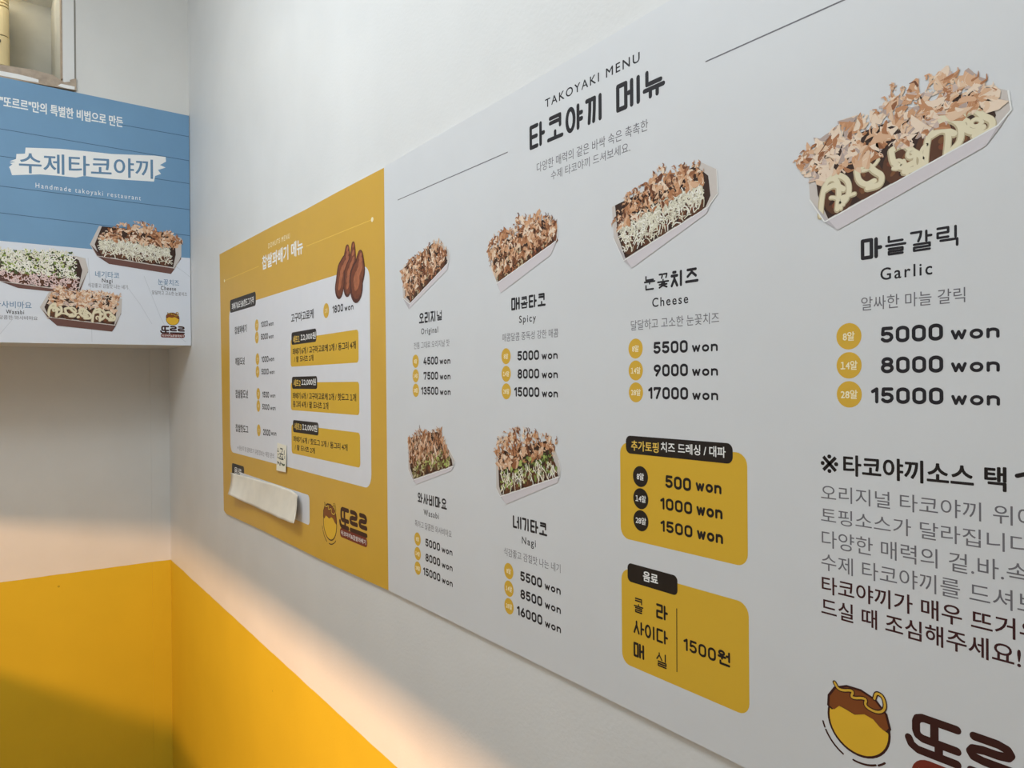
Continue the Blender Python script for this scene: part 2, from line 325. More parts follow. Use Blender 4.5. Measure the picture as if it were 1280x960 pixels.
# ------------------------------------------------------------------ mesh helpers
class MB:
    """Collects polygons (flat = on a wall plane) and links them as one mesh object."""

    def __init__(s):
        s.v, s.f, s.m, s.mats = [], [], [], []

    def mi(s, name):
        if name not in s.mats:
            s.mats.append(name)
        return s.mats.index(name)

    def poly(s, pts, mname):
        k = len(s.v)
        s.v += [tuple(p) for p in pts]
        s.f.append(tuple(range(k, k + len(pts))))
        s.m.append(s.mi(mname))

    def mesh(s, verts, faces, mname):
        k = len(s.v)
        s.v += [tuple(p) for p in verts]
        i = s.mi(mname)
        for f in faces:
            s.f.append(tuple(k + q for q in f))
            s.m.append(i)

    def box(s, a, b, mname):
        x0, y0, z0 = a
        x1, y1, z1 = b
        vs = [(x, y, z) for x in (x0, x1) for y in (y0, y1) for z in (z0, z1)]
        s.mesh(vs, [(0, 1, 3, 2), (4, 6, 7, 5), (0, 4, 5, 1), (2, 3, 7, 6), (0, 2, 6, 4), (1, 5, 7, 3)], mname)

    def build(s, name, parent=None, smooth=False):
        c = [sum(p[i] for p in s.v) / len(s.v) for i in range(3)]
        me = bpy.data.meshes.new(name)
        me.from_pydata([tuple(p[i] - c[i] for i in range(3)) for p in s.v], [], s.f)
        for n in s.mats:
            me.materials.append(MATS[n])
        for p, i in zip(me.polygons, s.m):
            p.material_index = i
            p.use_smooth = smooth
        me.update()
        o = bpy.data.objects.new(name, me)
        COL.objects.link(o)
        o.location = c
        if parent:
            o.parent = parent
            q = Vector(c)
            par = parent
            while par:
                q -= par.location
                par = par.parent
            o.location = q
        return o


def empty(name, loc, parent=None):
    o = bpy.data.objects.new(name, None)
    o.empty_display_size = 0.05
    COL.objects.link(o)
    o.location = loc
    if parent:
        o.parent = parent
        q = Vector(loc)
        par = parent
        while par:
            q -= par.location
            par = par.parent
        o.location = q
    return o


def tag(o, label, cat, group=None):
    o['label'] = label
    o['category'] = cat
    if group:
        o['group'] = group
    return o


def struct(o):
    o['kind'] = 'structure'
    return o


def on_menu(p, off):
    return (p[0], -off, p[1])


POSTER_X = 0.3125


def on_poster(p, off):
    return (POSTER_X + off, p[0], p[1])


MENU_T = 0.004       # board thickness
LAY = 0.00005        # one printed layer


class Print(MB):
    """2-D printing on a surface: map2 turns (u, v) and a layer number into a point."""

    def __init__(s, surf):
        super().__init__()
        s.surf = surf
        s.n = 0

    def pt(s, p, lay):
        lay += (s.n % 50) * 0.017      # pieces that overlap within a layer never share a plane
        if s.surf == 'menu':
            return on_menu(p, MENU_T + lay * LAY)
        return on_poster(p, lay * LAY)

    def flat(s, pts, lay, mname):
        s.n += 1
        s.poly([s.pt(p, lay) for p in pts], mname)

    def flats(s, pts, faces, lay, mname):
        s.n += 1
        s.mesh([s.pt(p, lay) for p in pts], faces, mname)

    def disc(s, c, rx, ry, lay, mname, n=28, rot=0.0):
        ca, sa = math.cos(rot), math.sin(rot)
        s.flat([(c[0] + rx * math.cos(t) * ca - ry * math.sin(t) * sa, c[1] + rx * math.cos(t) * sa + ry * math.sin(t) * ca)
                for t in [2 * math.pi * i / n for i in range(n)]], lay, mname)

    def stroke(s, pts, w, lay, mname, closed=False, caps=8, w1=None):
        """A round-ended line of width w along pts (w1: width at the far end)."""
        n = len(pts)
        ws = [w / 2 + ((w1 if w1 is not None else w) - w) / 2 * i / max(1, n - 1) for i in range(n)]
        segs = [(i, (i + 1) % n) for i in range(n if closed else n - 1)]
        for i, j in segs:
            (x0, y0), (x1, y1) = pts[i], pts[j]
            d = math.hypot(x1 - x0, y1 - y0)
            if d < 1e-9:
                continue
            nx, ny = -(y1 - y0) / d, (x1 - x0) / d
            s.flat([(x0 + nx * ws[i], y0 + ny * ws[i]), (x0 - nx * ws[i], y0 - ny * ws[i]),
                    (x1 - nx * ws[j], y1 - ny * ws[j]), (x1 + nx * ws[j], y1 + ny * ws[j])], lay, mname)
        if caps:
            for (x, y), r in zip(pts, ws):
                s.flat([(x + r * math.cos(2 * math.pi * k / caps), y + r * math.sin(2 * math.pi * k / caps)) for k in range(caps)], lay, mname)


def ribbon(pr, pts, w, lay, mname, w1=None):
    """An open strand as one polygon, narrowing to w1."""
    n = len(pts)
    L_, R_ = [], []
    for i in range(n):
        a, b = pts[max(0, i - 1)], pts[min(n - 1, i + 1)]
        d = math.hypot(b[0] - a[0], b[1] - a[1]) or 1e-9
        r = (w + ((w1 if w1 is not None else w) - w) * i / (n - 1)) / 2
        nx, ny = -(b[1] - a[1]) / d * r, (b[0] - a[0]) / d * r
        L_.append((pts[i][0] + nx, pts[i][1] + ny))
        R_.append((pts[i][0] - nx, pts[i][1] - ny))
    pr.flat(L_ + R_[::-1], lay, mname)


def rrect(x0, x1, z0, z1, r, n=6):
    out = []
    for cx, cz, a0 in ((x1 - r, z1 - r, 0), (x0 + r, z1 - r, 90), (x0 + r, z0 + r, 180), (x1 - r, z0 + r, 270)):
        for k in range(n + 1):
            a = math.radians(a0 + 90 * k / n)
            out.append((cx + r * math.cos(a), cz + r * math.sin(a)))
    return out


def arc(cx, cy, rx, ry, a0, a1, n=8):
    return [(cx + rx * math.cos(math.radians(a0 + (a1 - a0) * k / n)), cy + ry * math.sin(math.radians(a0 + (a1 - a0) * k / n))) for k in range(n + 1)]


# ------------------------------------------------------------------ type: outline font
_FONT_CACHE = {}


def glyphs(s, weight, track):
    if len(s) > 1 and any(c.isdigit() for c in s):      # set figures one by one, with a flagged 1
        vs, fs, x = [], [], 0.0
        for ch in s:
            if ch == ' ':
                x += 0.30
                continue
            v, f = glyphs('１' if ch == '1' else ch, weight, 1.0)
            x0 = min(p[0] for p in v)
            x1 = max(p[0] for p in v)
            k = len(vs)
            vs += [(p[0] - x0 + x, p[1]) for p in v]
            fs += [tuple(k + i for i in q) for q in f]
            x += (x1 - x0) + 0.085
        return vs, fs
    key = (s, weight, track)
    if key not in _FONT_CACHE:
        c = bpy.data.curves.new('type', 'FONT')
        c.body = s
        c.size = 1
        c.space_character = track
        c.resolution_u = 4
        o = bpy.data.objects.new('type', c)
        COL.objects.link(o)
        bpy.context.view_layer.update()
        dg = bpy.context.evaluated_depsgraph_get()
        me = bpy.data.meshes.new_from_object(o.evaluated_get(dg))
        vs = [(v.co.x, v.co.y) for v in me.vertices]
        fs = [tuple(p.vertices) for p in me.polygons]
        bpy.data.objects.remove(o)
        bpy.data.curves.remove(c)
        bpy.data.meshes.remove(me)
        _FONT_CACHE[key] = (vs, fs)
    return _FONT_CACHE[key]


def type_in(pr, s, box, lay, mname, weight=0.0, track=1.0, prefix=None, slope=0.0):
    """Set s so that it (or its prefix) just fills box = (x0, x1, z0, z1)."""
    vs, fs = glyphs(s, weight, track)
    fv = glyphs(prefix, weight, track)[0] if prefix and prefix != s else vs
    ax0, ax1 = min(v[0] for v in fv), max(v[0] for v in fv)
    ay0, ay1 = min(v[1] for v in fv), max(v[1] for v in fv)
    x0, x1, z0, z1 = box
    sx, sz = (x1 - x0) / (ax1 - ax0), (z1 - z0) / (ay1 - ay0)
    w = max(weight, 0.0) * sz
    shifts = [(0, 0)] if w == 0 else [(w * math.cos(k * math.pi / 3), w * math.sin(k * math.pi / 3)) for k in range(6)] + [(0, 0)]
    for dx, dz in shifts:
        pr.flats([(x0 + (v[0] - ax0) * sx + dx, z0 + (v[1] - ay0) * sz + dz + slope * (v[0] - ax0) * sx) for v in vs], fs, lay, mname)


# ------------------------------------------------------------------ type: rounded monoline Hangul and figures
RING = [(0.5 + 0.5 * math.cos(t), 0.5 + 0.5 * math.sin(t)) for t in [2 * math.pi * k / 18 for k in range(18)]]


def _half(j):
    st = JAMO[j]
    return [[(x * 0.42, y) for x, y in q] for q in st] + [[(x * 0.42 + 0.58, y) for x, y in q] for q in st]


JAMO = {
    'ㄱ': [[(0, 1), (1, 1), (0.92, 0.5), (0.72, 0.0)]],
    'ㄴ': [[(0, 1), (0, 0), (1, 0)]],
    'ㄷ': [[(1, 1), (0, 1), (0, 0), (1, 0)]],
    'ㄹ': [[(0, 1), (1, 1), (1, 0.5), (0, 0.5), (0, 0), (1, 0)]],
    'ㅁ': [[(0, 1), (1, 1), (1, 0), (0, 0), (0, 1)]],
    'ㅂ': [[(0, 1), (0, 0), (1, 0), (1, 1)], [(0, 0.52), (1, 0.52)]],
    'ㅅ': [[(0.5, 1), (0.5, 0.7), (0, 0)], [(0.5, 0.7), (1, 0)]],
    'ㅇ': [RING + [RING[0]]],
    'ㅈ': [[(0, 1), (1, 1)], [(0.5, 1), (0.5, 0.62), (0, 0)], [(0.5, 0.62), (1, 0)]],
    'ㅊ': [[(0.3, 1.0), (0.7, 1.0)], [(0, 0.74), (1, 0.74)], [(0.5, 0.74), (0.5, 0.5), (0, 0)], [(0.5, 0.5), (1, 0)]],
    'ㅋ': [[(0, 1), (1, 1), (1, 0.0)], [(0, 0.52), (1, 0.52)]],
    'ㅌ': [[(1, 1), (0, 1), (0, 0), (1, 0)], [(0, 0.5), (0.9, 0.5)]],
    'ㅍ': [[(0, 1), (1, 1)], [(0, 0), (1, 0)], [(0.28, 1), (0.28, 0)], [(0.72, 1), (0.72, 0)]],
    'ㅎ': [[(0.3, 1), (0.7, 1)], [(0, 0.8), (1, 0.8)], [(0.2 + 0.6 * x, 0.58 * y) for x, y in RING + [RING[0]]]],
}
JAMO['ㄱt'] = [[(0, 1), (1, 1), (1, 0)]]
JAMO['ㄲ'], JAMO['ㄸ'], JAMO['ㅆ'] = _half('ㄱ'), _half('ㄷ'), _half('ㅅ')
VERT = {
    'ㅏ': [[(0.2, 1), (0.2, 0)], [(0.2, 0.5), (1, 0.5)]],
    'ㅑ': [[(0.2, 1), (0.2, 0)], [(0.2, 0.64), (1, 0.64)], [(0.2, 0.36), (1, 0.36)]],
    'ㅓ': [[(0.8, 1), (0.8, 0)], [(0.0, 0.55), (0.8, 0.55)]],
    'ㅐ': [[(0.12, 1), (0.12, 0)], [(1, 1), (1, 0)], [(0.12, 0.5), (1, 0.5)]],
    'ㅔ': [[(0.25, 1), (0.25, 0)], [(1, 1), (1, 0)], [(-0.12, 0.55), (0.25, 0.55)]],
    'ㅣ': [[(0.6, 1), (0.6, 0)]],
}
HORI = {
    'ㅗ': [[(0, 0), (1, 0)], [(0.5, 0), (0.5, 1)]],
    'ㅛ': [[(0, 0), (1, 0)], [(0.32, 0), (0.32, 1)], [(0.68, 0), (0.68, 1)]],
    'ㅜ': [[(0, 1), (1, 1)], [(0.5, 1), (0.5, 0)]],
    'ㅠ': [[(0, 1), (1, 1)], [(0.32, 1), (0.32, 0)], [(0.68, 1), (0.68, 0)]],
    'ㅡ': [[(0, 0.5), (1, 0.5)]],
}
LEAD = 'ㄱㄲㄴㄷㄸㄹㅁㅂㅃㅅㅆㅇㅈㅉㅊㅋㅌㅍㅎ'
MID = 'ㅏㅐㅑㅒㅓㅔㅕㅖㅗㅘㅙㅚㅛㅜㅝㅞㅟㅠㅡㅢㅣ'
TAIL = ['', 'ㄱ', 'ㄲ', 'ㄳ', 'ㄴ', 'ㄵ', 'ㄶ', 'ㄷ', 'ㄹ', 'ㄺ', 'ㄻ', 'ㄼ', 'ㄽ', 'ㄾ', 'ㄿ', 'ㅀ', 'ㅁ', 'ㅂ', 'ㅄ', 'ㅅ', 'ㅆ', 'ㅇ', 'ㅈ', 'ㅊ', 'ㅋ', 'ㅌ', 'ㅍ', 'ㅎ']


def fit(st, x0, x1, y0, y1):
    return [[(x0 + x * (x1 - x0), y0 + y * (y1 - y0)) for x, y in q] for q in st]


def syllable(ch):
    """Strokes of one Hangul block in a unit square."""
    k = ord(ch) - 0xAC00
    a, v, t = LEAD[k // 588], MID[(k % 588) // 28], TAIL[k % 28]
    out = []
    if v in VERT:
        b = 0.50 if t else 0.0
        vx = 0.58 if v in 'ㅐㅔ' else 0.70 if v in 'ㅏㅑ' else 0.62
        out += fit(JAMO[a], 0, 0.40 if v in 'ㅐㅔ' else 0.46 if v == 'ㅓ' else 0.5, b, 1) + fit(VERT[v], vx, 1.0, b - (0.04 if t else 0), 1)
        if t:
            out += fit(JAMO['ㄱt' if t == 'ㄱ' else t], 0.14, 0.92, 0, 0.33)
    elif v in HORI:
        if t:
            vb = (0.44, 0.56) if v == 'ㅡ' else (0.43, 0.58)
            out += fit(JAMO[a], 0.14, 0.86, 0.66 if a == 'ㅋ' else 0.72, 1) + fit(HORI[v], 0, 1, *vb) + fit(JAMO[t], 0.14, 0.86, 0, 0.30)
        else:
            out += fit(JAMO[a], 0.14, 0.86, 0.52, 1) + fit(HORI[v], 0, 1, 0.0, 0.30)
    else:
        h, ve = {'ㅘ': ('ㅗ', 'ㅏ'), 'ㅝ': ('ㅜ', 'ㅓ')}[v]
        if t:
            out += fit(JAMO[a], 0.05, 0.5, 0.72, 1) + fit(HORI[h], 0, 0.6, 0.40, 0.56) + fit(VERT[ve], 0.72, 1, 0.34, 1) + fit(JAMO[t], 0.16, 0.95, 0, 0.2)
        else:
            out += fit(JAMO[a], 0.05, 0.5, 0.5, 1) + fit(HORI[h], 0, 0.62, 0.06, 0.34) + fit(VERT[ve], 0.72, 1, 0, 1)
    return out


FIG = {
    '0': [arc(0.25, 0.75, 0.25, 0.25, 180, 0) + arc(0.25, 0.25, 0.25, 0.25, 0, -180) + [(0, 0.75)]],
    '1': [[(0.0, 0.80), (0.22, 1.0), (0.22, 0)]],
    '2': [arc(0.25, 0.74, 0.25, 0.26, 170, -20) + [(0.0, 0.0), (0.52, 0.0)]],
    '3': [arc(0.24, 0.76, 0.24, 0.24, 160, -90) + arc(0.24, 0.26, 0.26, 0.26, 90, -160)],
    '4': [[(0.28, 1), (0.0, 0.26), (0.54, 0.26)], [(0.40, 0.55), (0.40, 0.0)]],
    '5': [[(0.48, 1), (0.06, 1), (0.03, 0.55)] + arc(0.24, 0.32, 0.26, 0.30, 130, -150)],
    '6': [[(0.34, 1), (0.06, 0.45)] + arc(0.25, 0.27, 0.25, 0.27, 150, -210, 14)],
    '7': [[(0.0, 0.86), (0.0, 1), (0.52, 1), (0.2, 0)]],
    '8': [arc(0.25, 0.77, 0.22, 0.23, 270, -90, 14), arc(0.25, 0.27, 0.25, 0.27, 90, -270, 14)],
    '9': [arc(0.25, 0.73, 0.25, 0.27, 330, -30, 14) + [(0.16, 0)]],
    'w': [[(0, 1), (0.22, 0), (0.45, 0.92), (0.68, 0), (0.9, 1)]],
    'o': [[(0.36 + 0.36 * math.cos(t), 0.5 + 0.5 * math.sin(t)) for t in [2 * math.pi * k / 16 for k in range(17)]]],
    'n': [[(0, 0), (0, 1)], [(0, 0.6)] + arc(0.33, 0.66, 0.33, 0.34, 160, 0) + [(0.66, 0)]],
}


def line_strokes(s, gap=0.34, dgap=0.30, space=0.42):
    x, out = 0.0, []
    for ch in s:
        if ch == ' ':
            x += space
            continue
        if '가' <= ch <= '힣':
            k = ord(ch) - 0xAC00
            st, w, g = syllable(ch), (1.0 if MID[(k % 588) // 28] in 'ㅐㅔ' else 0.86), gap
            hv = MID[(k % 588) // 28] not in VERT
            wf = (0.92 if hv else 1.0) if k % 28 == 0 else (0.86 if ch == '원' else 0.64 if hv else 0.62 if 'ㄹ' in (TAIL[k % 28], LEAD[k // 588]) else 0.84)
            st = [[(p[0] * w, p[1]) for p in q] for q in st]
        else:
            st = FIG[ch]
            wf = 1.0
            w = max(p[0] for q in st for p in q)
            g = dgap
        out += [([(p[0] + x, p[1]) for p in q], wf) for q in st]
        x += w + g
    return out


def set_strokes(pr, s, box, lay, mname, w, **kw):
    """Rounded monoline setting of s with stroke width w (a share of the height), its inked outline filling box."""
    st = line_strokes(s, **kw)
    x0, x1, z0, z1 = box
    W = w * (z1 - z0)
    ax0, ax1 = min(p[0] for q, _ in st for p in q), max(p[0] for q, _ in st for p in q)
    x0, x1, z0, z1 = x0 + W / 2, x1 - W / 2, z0 + W / 2, z1 - W / 2
    for q, wf in st:
        pr.stroke([(x0 + (p[0] - ax0) / (ax1 - ax0) * (x1 - x0), z0 + p[1] * (z1 - z0)) for p in q], W * wf, lay, mname, caps=10)


def price(parent, surf, digits, dbox, wbox, lay, ink='ink', w=0.215):
    p = Print(surf)
    set_strokes(p, digits, dbox, lay, ink, w)
    set_strokes(p, 'won', wbox, lay, ink, 0.30, dgap=0.44)
    return p.build('price_text', parent)


STYLE = {  # ink, weight, tracking
    'latin': ('ink', 0.012, 1.25), 'thin': ('ink_grey', 0.0, 1.0), 'bold': ('ink_black', 0.022, 1.0), 'boldY': ('gold_ink', 0.018, 1.0),
    'boldW': ('white_ink', 0.018, 1.0), 'heavyW': ('white_ink', 0.03, 1.0), 'blk0': ('ink_black', 0.004, 1.0), 'blk': ('ink_black', 0.026, 1.0), 'gry': ('ink_grey', 0.0, 1.0),
    'red': ('ink_red', 0.012, 1.0), 'latinW': ('pale_ink', 0.0, 1.3), 'serif': ('white_ink', 0.02, 1.0), 'poster': ('poster_ink', 0.012, 1.0),
    'poster_s': ('white_ink', 0.0, 1.35), 'poster_b': ('poster_ink', 0.006, 1.0), 'poster_k': ('ink', 0.01, 1.2), 'poster_g': ('ink_grey', 0.0, 1.0),
}


def words(parent, surf, name, style, s, box, lay, prefix=None, slope=0.0):
    ink, wt, tr = STYLE[style]
    p = Print(surf)
    type_in(p, s, box, lay, ink, wt, tr, prefix, slope)
    return p.build(name, parent)


def badge(parent, surf, c, r, lay, text, disc='gold', ink='pale_ink'):
    p = Print(surf)
    p.disc(c, r, r, lay, disc, 36)
    o = p.build('size_badge', parent)
    if text:
        q = Print(surf)
        hw = r * (0.46 if len(text) == 2 else 0.66)
        type_in(q, text, (c[0] - hw, c[0] + hw, c[1] - r * 0.33, c[1] + r * 0.33), lay + 1, ink, 0.02)
        q.build('badge_text', o)
    return o


def tab_box(parent, surf, name, rect, rad, lay, mname):
    p = Print(surf)
    p.flat(rrect(*rect, rad), lay, mname)
    return p.build(name, parent)


# ------------------------------------------------------------------ setting
CEIL = 2.66
SOFFIT_X = 0.304
SOFFIT_Z = 1.660
FRONT_Y = -1.02

w = MB(); w.box((-0.5, 0.0, 0.0), (4.2, 0.12, CEIL), 'wall_paint')
struct(w.build('wall_right'))
w = MB(); w.box((-0.12, -1.4, 0.0), (0.0, 0.0, SOFFIT_Z), 'panel_paint')
struct(w.build('wall_left'))
w = MB(); w.box((0.0, -0.0525, 0.0), (0.0022, 0.0, SOFFIT_Z), 'panel_paint')
struct(w.build('trim_1'))
# upper wall box over the recess, with the niche opening in its face
nj_in, nj_out = D['niche']['jamb_in'], D['niche']['jamb_out']
rail_top = D['niche']['rail_top']
NB = -0.06
w = MB()
w.box((-0.12, -1.4, SOFFIT_Z), (SOFFIT_X, 0.0, 2.30), 'panel_paint')
w.box((-0.12, nj_out + 0.003, 2.30), (SOFFIT_X, 0.0, CEIL), 'panel_paint')
w.box((-0.12, -1.4, 2.30), (SOFFIT_X, -0.80, CEIL), 'panel_paint')
struct(w.build('wall_soffit'))
w = MB(); w.box((-0.5, -1.6, -0.05), (4.2, 0.12, 0.0), 'floor_tile')
struct(w.build('floor'))
w = MB(); w.box((-0.5, -1.6, CEIL), (4.2, 0.12, CEIL + 0.05), 'plain_white')
struct(w.build('ceiling'))
# unseen wall added opposite: its slot trims the warm lamp's light on both walls
w = MB()
w.box((SOFFIT_X, FRONT_Y - 0.04, 1.291), (4.2, FRONT_Y, CEIL), 'plain_white')
w.box((0.0, FRONT_Y - 0.04, 0.0), (4.2, FRONT_Y, 1.113), 'plain_white')
struct(w.build('wall_light_slot'))

# niche: inner walls, white jamb, broken plaster rail
win = empty('window_1', (SOFFIT_X, nj_in, rail_top)); struct(win)
w = MB()
w.box((NB - 0.02, -0.80, 2.30), (NB, nj_out, CEIL), 'niche_grey')
w.box((NB, nj_in, 2.30), (SOFFIT_X - 0.02, nj_out, CEIL), 'niche_grey')
w.build('niche_lining', win)
w = MB()
w.box((SOFFIT_X - 0.02, nj_in, rail_top - 0.02), (SOFFIT_X + 0.004, nj_out, CEIL), 'plain_white')
w.build('window_frame', win)
w = MB(); w.box((SOFFIT_X - 0.01, nj_out, rail_top - 0.03), (SOFFIT_X + 0.0008, nj_out + 0.004, CEIL), 'joint_grey')
w.build('frame_joint', win)
w = MB(); w.box((SOFFIT_X - 0.03, nj_in - 0.003, rail_top), (SOFFIT_X + 0.0025, nj_in + 0.0005, CEIL), 'raw_plaster')
w.build('crack_edge', win)
w = MB()
pts = D['rail']
x0, x1 = SOFFIT_X - 0.03, SOFFIT_X + 0.007
n = len(pts)
w.mesh([(x1, p[0], p[1]) for p in pts] + [(x0, p[0], p[1]) for p in pts],
       [tuple(range(n)), tuple(range(2 * n - 1, n - 1, -1))] + [(i, (i + 1) % n, n + (i + 1) % n, n + i) for i in range(n)], 'raw_plaster')
rail = w.build('window_sill', win)
for ch in D['chips']:
    w = MB(); n = len(ch)
    w.mesh([(x1 + 0.0012, p[0], p[1]) for p in ch] + [(x1 - 0.0005, p[0], p[1]) for p in ch],
           [tuple(range(n)), tuple(range(2 * n - 1, n - 1, -1))] + [(i, (i + 1) % n, n + (i + 1) % n, n + i) for i in range(n)], 'chip_paint')
    w.build('paint_remnant', rail)

# ------------------------------------------------------------------ cream appliance in the niche
ay, az0, azs, azl = D['appl']
ap = tag(empty('appliance', (0.03, ay - 0.15, az0)), 'cream plastic appliance with ribbed top standing in the wall niche', 'appliance')


def rounded_box(mb, a, b, rad, mname, n=5):
    pts = rrect(a[1], b[1], a[0], b[0], rad, n)
    k = len(pts)
    mb.mesh([(x, y, a[2]) for y, x in pts] + [(x, y, b[2]) for y, x in pts],
            [tuple(range(k)), tuple(range(2 * k - 1, k - 1, -1))] + [(i, (i + 1) % k, k + (i + 1) % k, k + i) for i in range(k)], mname)


w = MB(); rounded_box(w, (-0.05, ay - 0.30, az0), (0.12, ay + 0.001, azs - 0.0015), 0.02, 'cream_plastic')
w.build('housing', ap)
w = MB(); rounded_box(w, (-0.045, ay - 0.297, azs - 0.0015), (0.116, ay - 0.003, azs + 0.0015), 0.02, 'dark_gap')
w.build('seam', ap)
w = MB(); rounded_box(w, (-0.05, ay - 0.30, azs + 0.0015), (0.12, ay, azl), 0.02, 'cream_plastic')
w.build('cover', ap)
w = MB()
z = azl
while z < CEIL - 0.03:
    rounded_box(w, (-0.048, ay - 0.298, z), (0.113, ay - 0.006, z + 0.003), 0.02, 'dark_gap')
    rounded_box(w, (-0.05, ay - 0.30, z + 0.003), (0.12, ay, z + 0.0085), 0.02, 'cream_plastic')
    z += 0.0085
w.build('louvre', ap)
w = MB(); rounded_box(w, (0.118, ay - 0.026, azs - 0.021), (0.1225, ay - 0.019, azs - 0.014), 0.0015, 'dark_gap')
w.build('button', ap)


# ------------------------------------------------------------------ printed logo
def logo(parent, surf, word, tag_box, ball, lay, word_ink='choco', full=True):
    """Brand word in heavy rounded strokes over a tag line, beside a plain sauced ball."""
    x0, x1, z0, z1 = word
    H = z1 - z0
    W = H * 0.195
    S = [
        [(1.14, 1), (0.34, 1), (0.22, 0.94), (0.18, 0.82), (0.18, 0.56), (0.22, 0.44), (0.34, 0.38), (1.14, 0.38)],
        [(0.62, 1), (0.62, 0.38)],
        [(0.72, 0.38), (0.72, 0.0)],
        [(0.0, 0.26), (0.06, 0.1), (0.22, 0.0), (1.14, 0.0)],
    ]
    for dx in (0.0, 1.2):
        S.append([(1.52 + dx, 1), (2.02 + dx, 1), (2.22 + dx, 0.94), (2.28 + dx, 0.83), (2.22 + dx, 0.73), (2.02 + dx, 0.69), (1.72 + dx, 0.69),
                  (1.50 + dx, 0.64), (1.44 + dx, 0.53), (1.50 + dx, 0.42), (1.72 + dx, 0.38), (2.3 + dx, 0.38)])
    S.append([(1.46, 0.0), (3.5, 0.0)])
    p = Print(surf)
    xa, xb, za, zb = x0 + W / 2, x1 - W / 2, z0 + W / 2, z1 - W / 2
    for q in S:
        p.stroke([(xa + a / 3.5 * (xb - xa), za + b * (zb - za)) for a, b in q], W, lay, word_ink, caps=14)
    p.build('logo_word', parent)
    if tag_box:
        o = tab_box(parent, surf, 'logo_tag', tag_box, min(0.45 * (tag_box[3] - tag_box[2]), 0.012), lay, 'sienna')
        t = Print(surf)
        dx, dz = (tag_box[1] - tag_box[0]) * 0.05, (tag_box[3] - tag_box[2]) * 0.24
        type_in(t, '타코야끼&찹쌀꽈배기', (tag_box[0] + dx, tag_box[1] - dx, tag_box[2] + dz, tag_box[3] - dz), lay + 1, 'white_ink', 0.01)
        t.build('tag_text', o)
    (cx, cz), r = ball
    b = Print(surf)
    b.disc((cx, cz), r, r * 0.97, lay, 'choco', 40)
    b.disc((cx, cz), r * 0.93, r * 0.90, lay + 1, 'ball_gold', 40)
    o = b.build('logo_ball', parent)
    b = Print(surf)
    cap = [(-0.98, 0.22), (-0.96, 0.55), (-0.75, 0.86), (-0.35, 1.04), (0.1, 1.06), (0.55, 0.92), (0.88, 0.6), (0.99, 0.2), (0.9, 0.06), (0.72, 0.12), (0.5, 0.3), (0.2, 0.36),
           (-0.1, 0.24), (-0.36, 0.3), (-0.62, 0.34), (-0.82, 0.14)]
    b.flat([(cx + a * r * 1.03, cz + q * r * 1.03) for a, q in cap], lay + 2, 'choco')
    b.flat([(cx + a * r * 0.95, cz + (q * 0.93 + 0.04) * r) for a, q in cap], lay + 3, 'ball_sauce')
    b.build('sauce_cap', o)
    b = Print(surf)
    zig = [(-0.75, 1.02), (-0.6, 0.82), (-0.1, 1.0), (-0.25, 0.7), (0.3, 0.9), (0.2, 0.62), (0.62, 0.55), (0.86, 0.75), (0.8, 1.1), (0.58, 1.16), (0.52, 0.95)]
    for _ in range(2):
        zig = [zig[0]] + [z_ for a_, b_ in zip(zig, zig[1:]) for z_ in (lerp(a_, b_, .25), lerp(a_, b_, .75))] + [zig[-1]]
    b.stroke([(cx + a * r, cz + q * r) for a, q in zig], r * 0.14, lay + 4, 'choco')
    b.stroke([(cx + a * r, cz + q * r) for a, q in zig], r * 0.07, lay + 5, 'gold')
    b.build('sauce_swirl', o)
    if full:
        b = Print(surf)
        for a0, a1, rr in ((196, 204, 1.2), (208, 246, 1.2), (262, 298, 1.16), (302, 314, 1.18)):
            b.stroke([(cx + rr * r * math.cos(math.radians(a0 + (a1 - a0) * k / 8)), cz + rr * r * math.sin(math.radians(a0 + (a1 - a0) * k / 8))) for k in range(9)],
                     r * 0.06, lay, 'choco')
        b.build('motion_mark', o)


# ------------------------------------------------------------------ printed food
def inside(p, poly):
    c, n = False, len(poly)
    for i in range(n):
        (x0, y0), (x1, y1) = poly[i], poly[i - 1]
        if (y0 > p[1]) != (y1 > p[1]) and p[0] < (x1 - x0) * (p[1] - y0) / (y1 - y0) + x0:
            c = not c
    return c


def lerp(a, b, t):
    return (a[0] + (b[0] - a[0]) * t, a[1] + (b[1] - a[1]) * t)


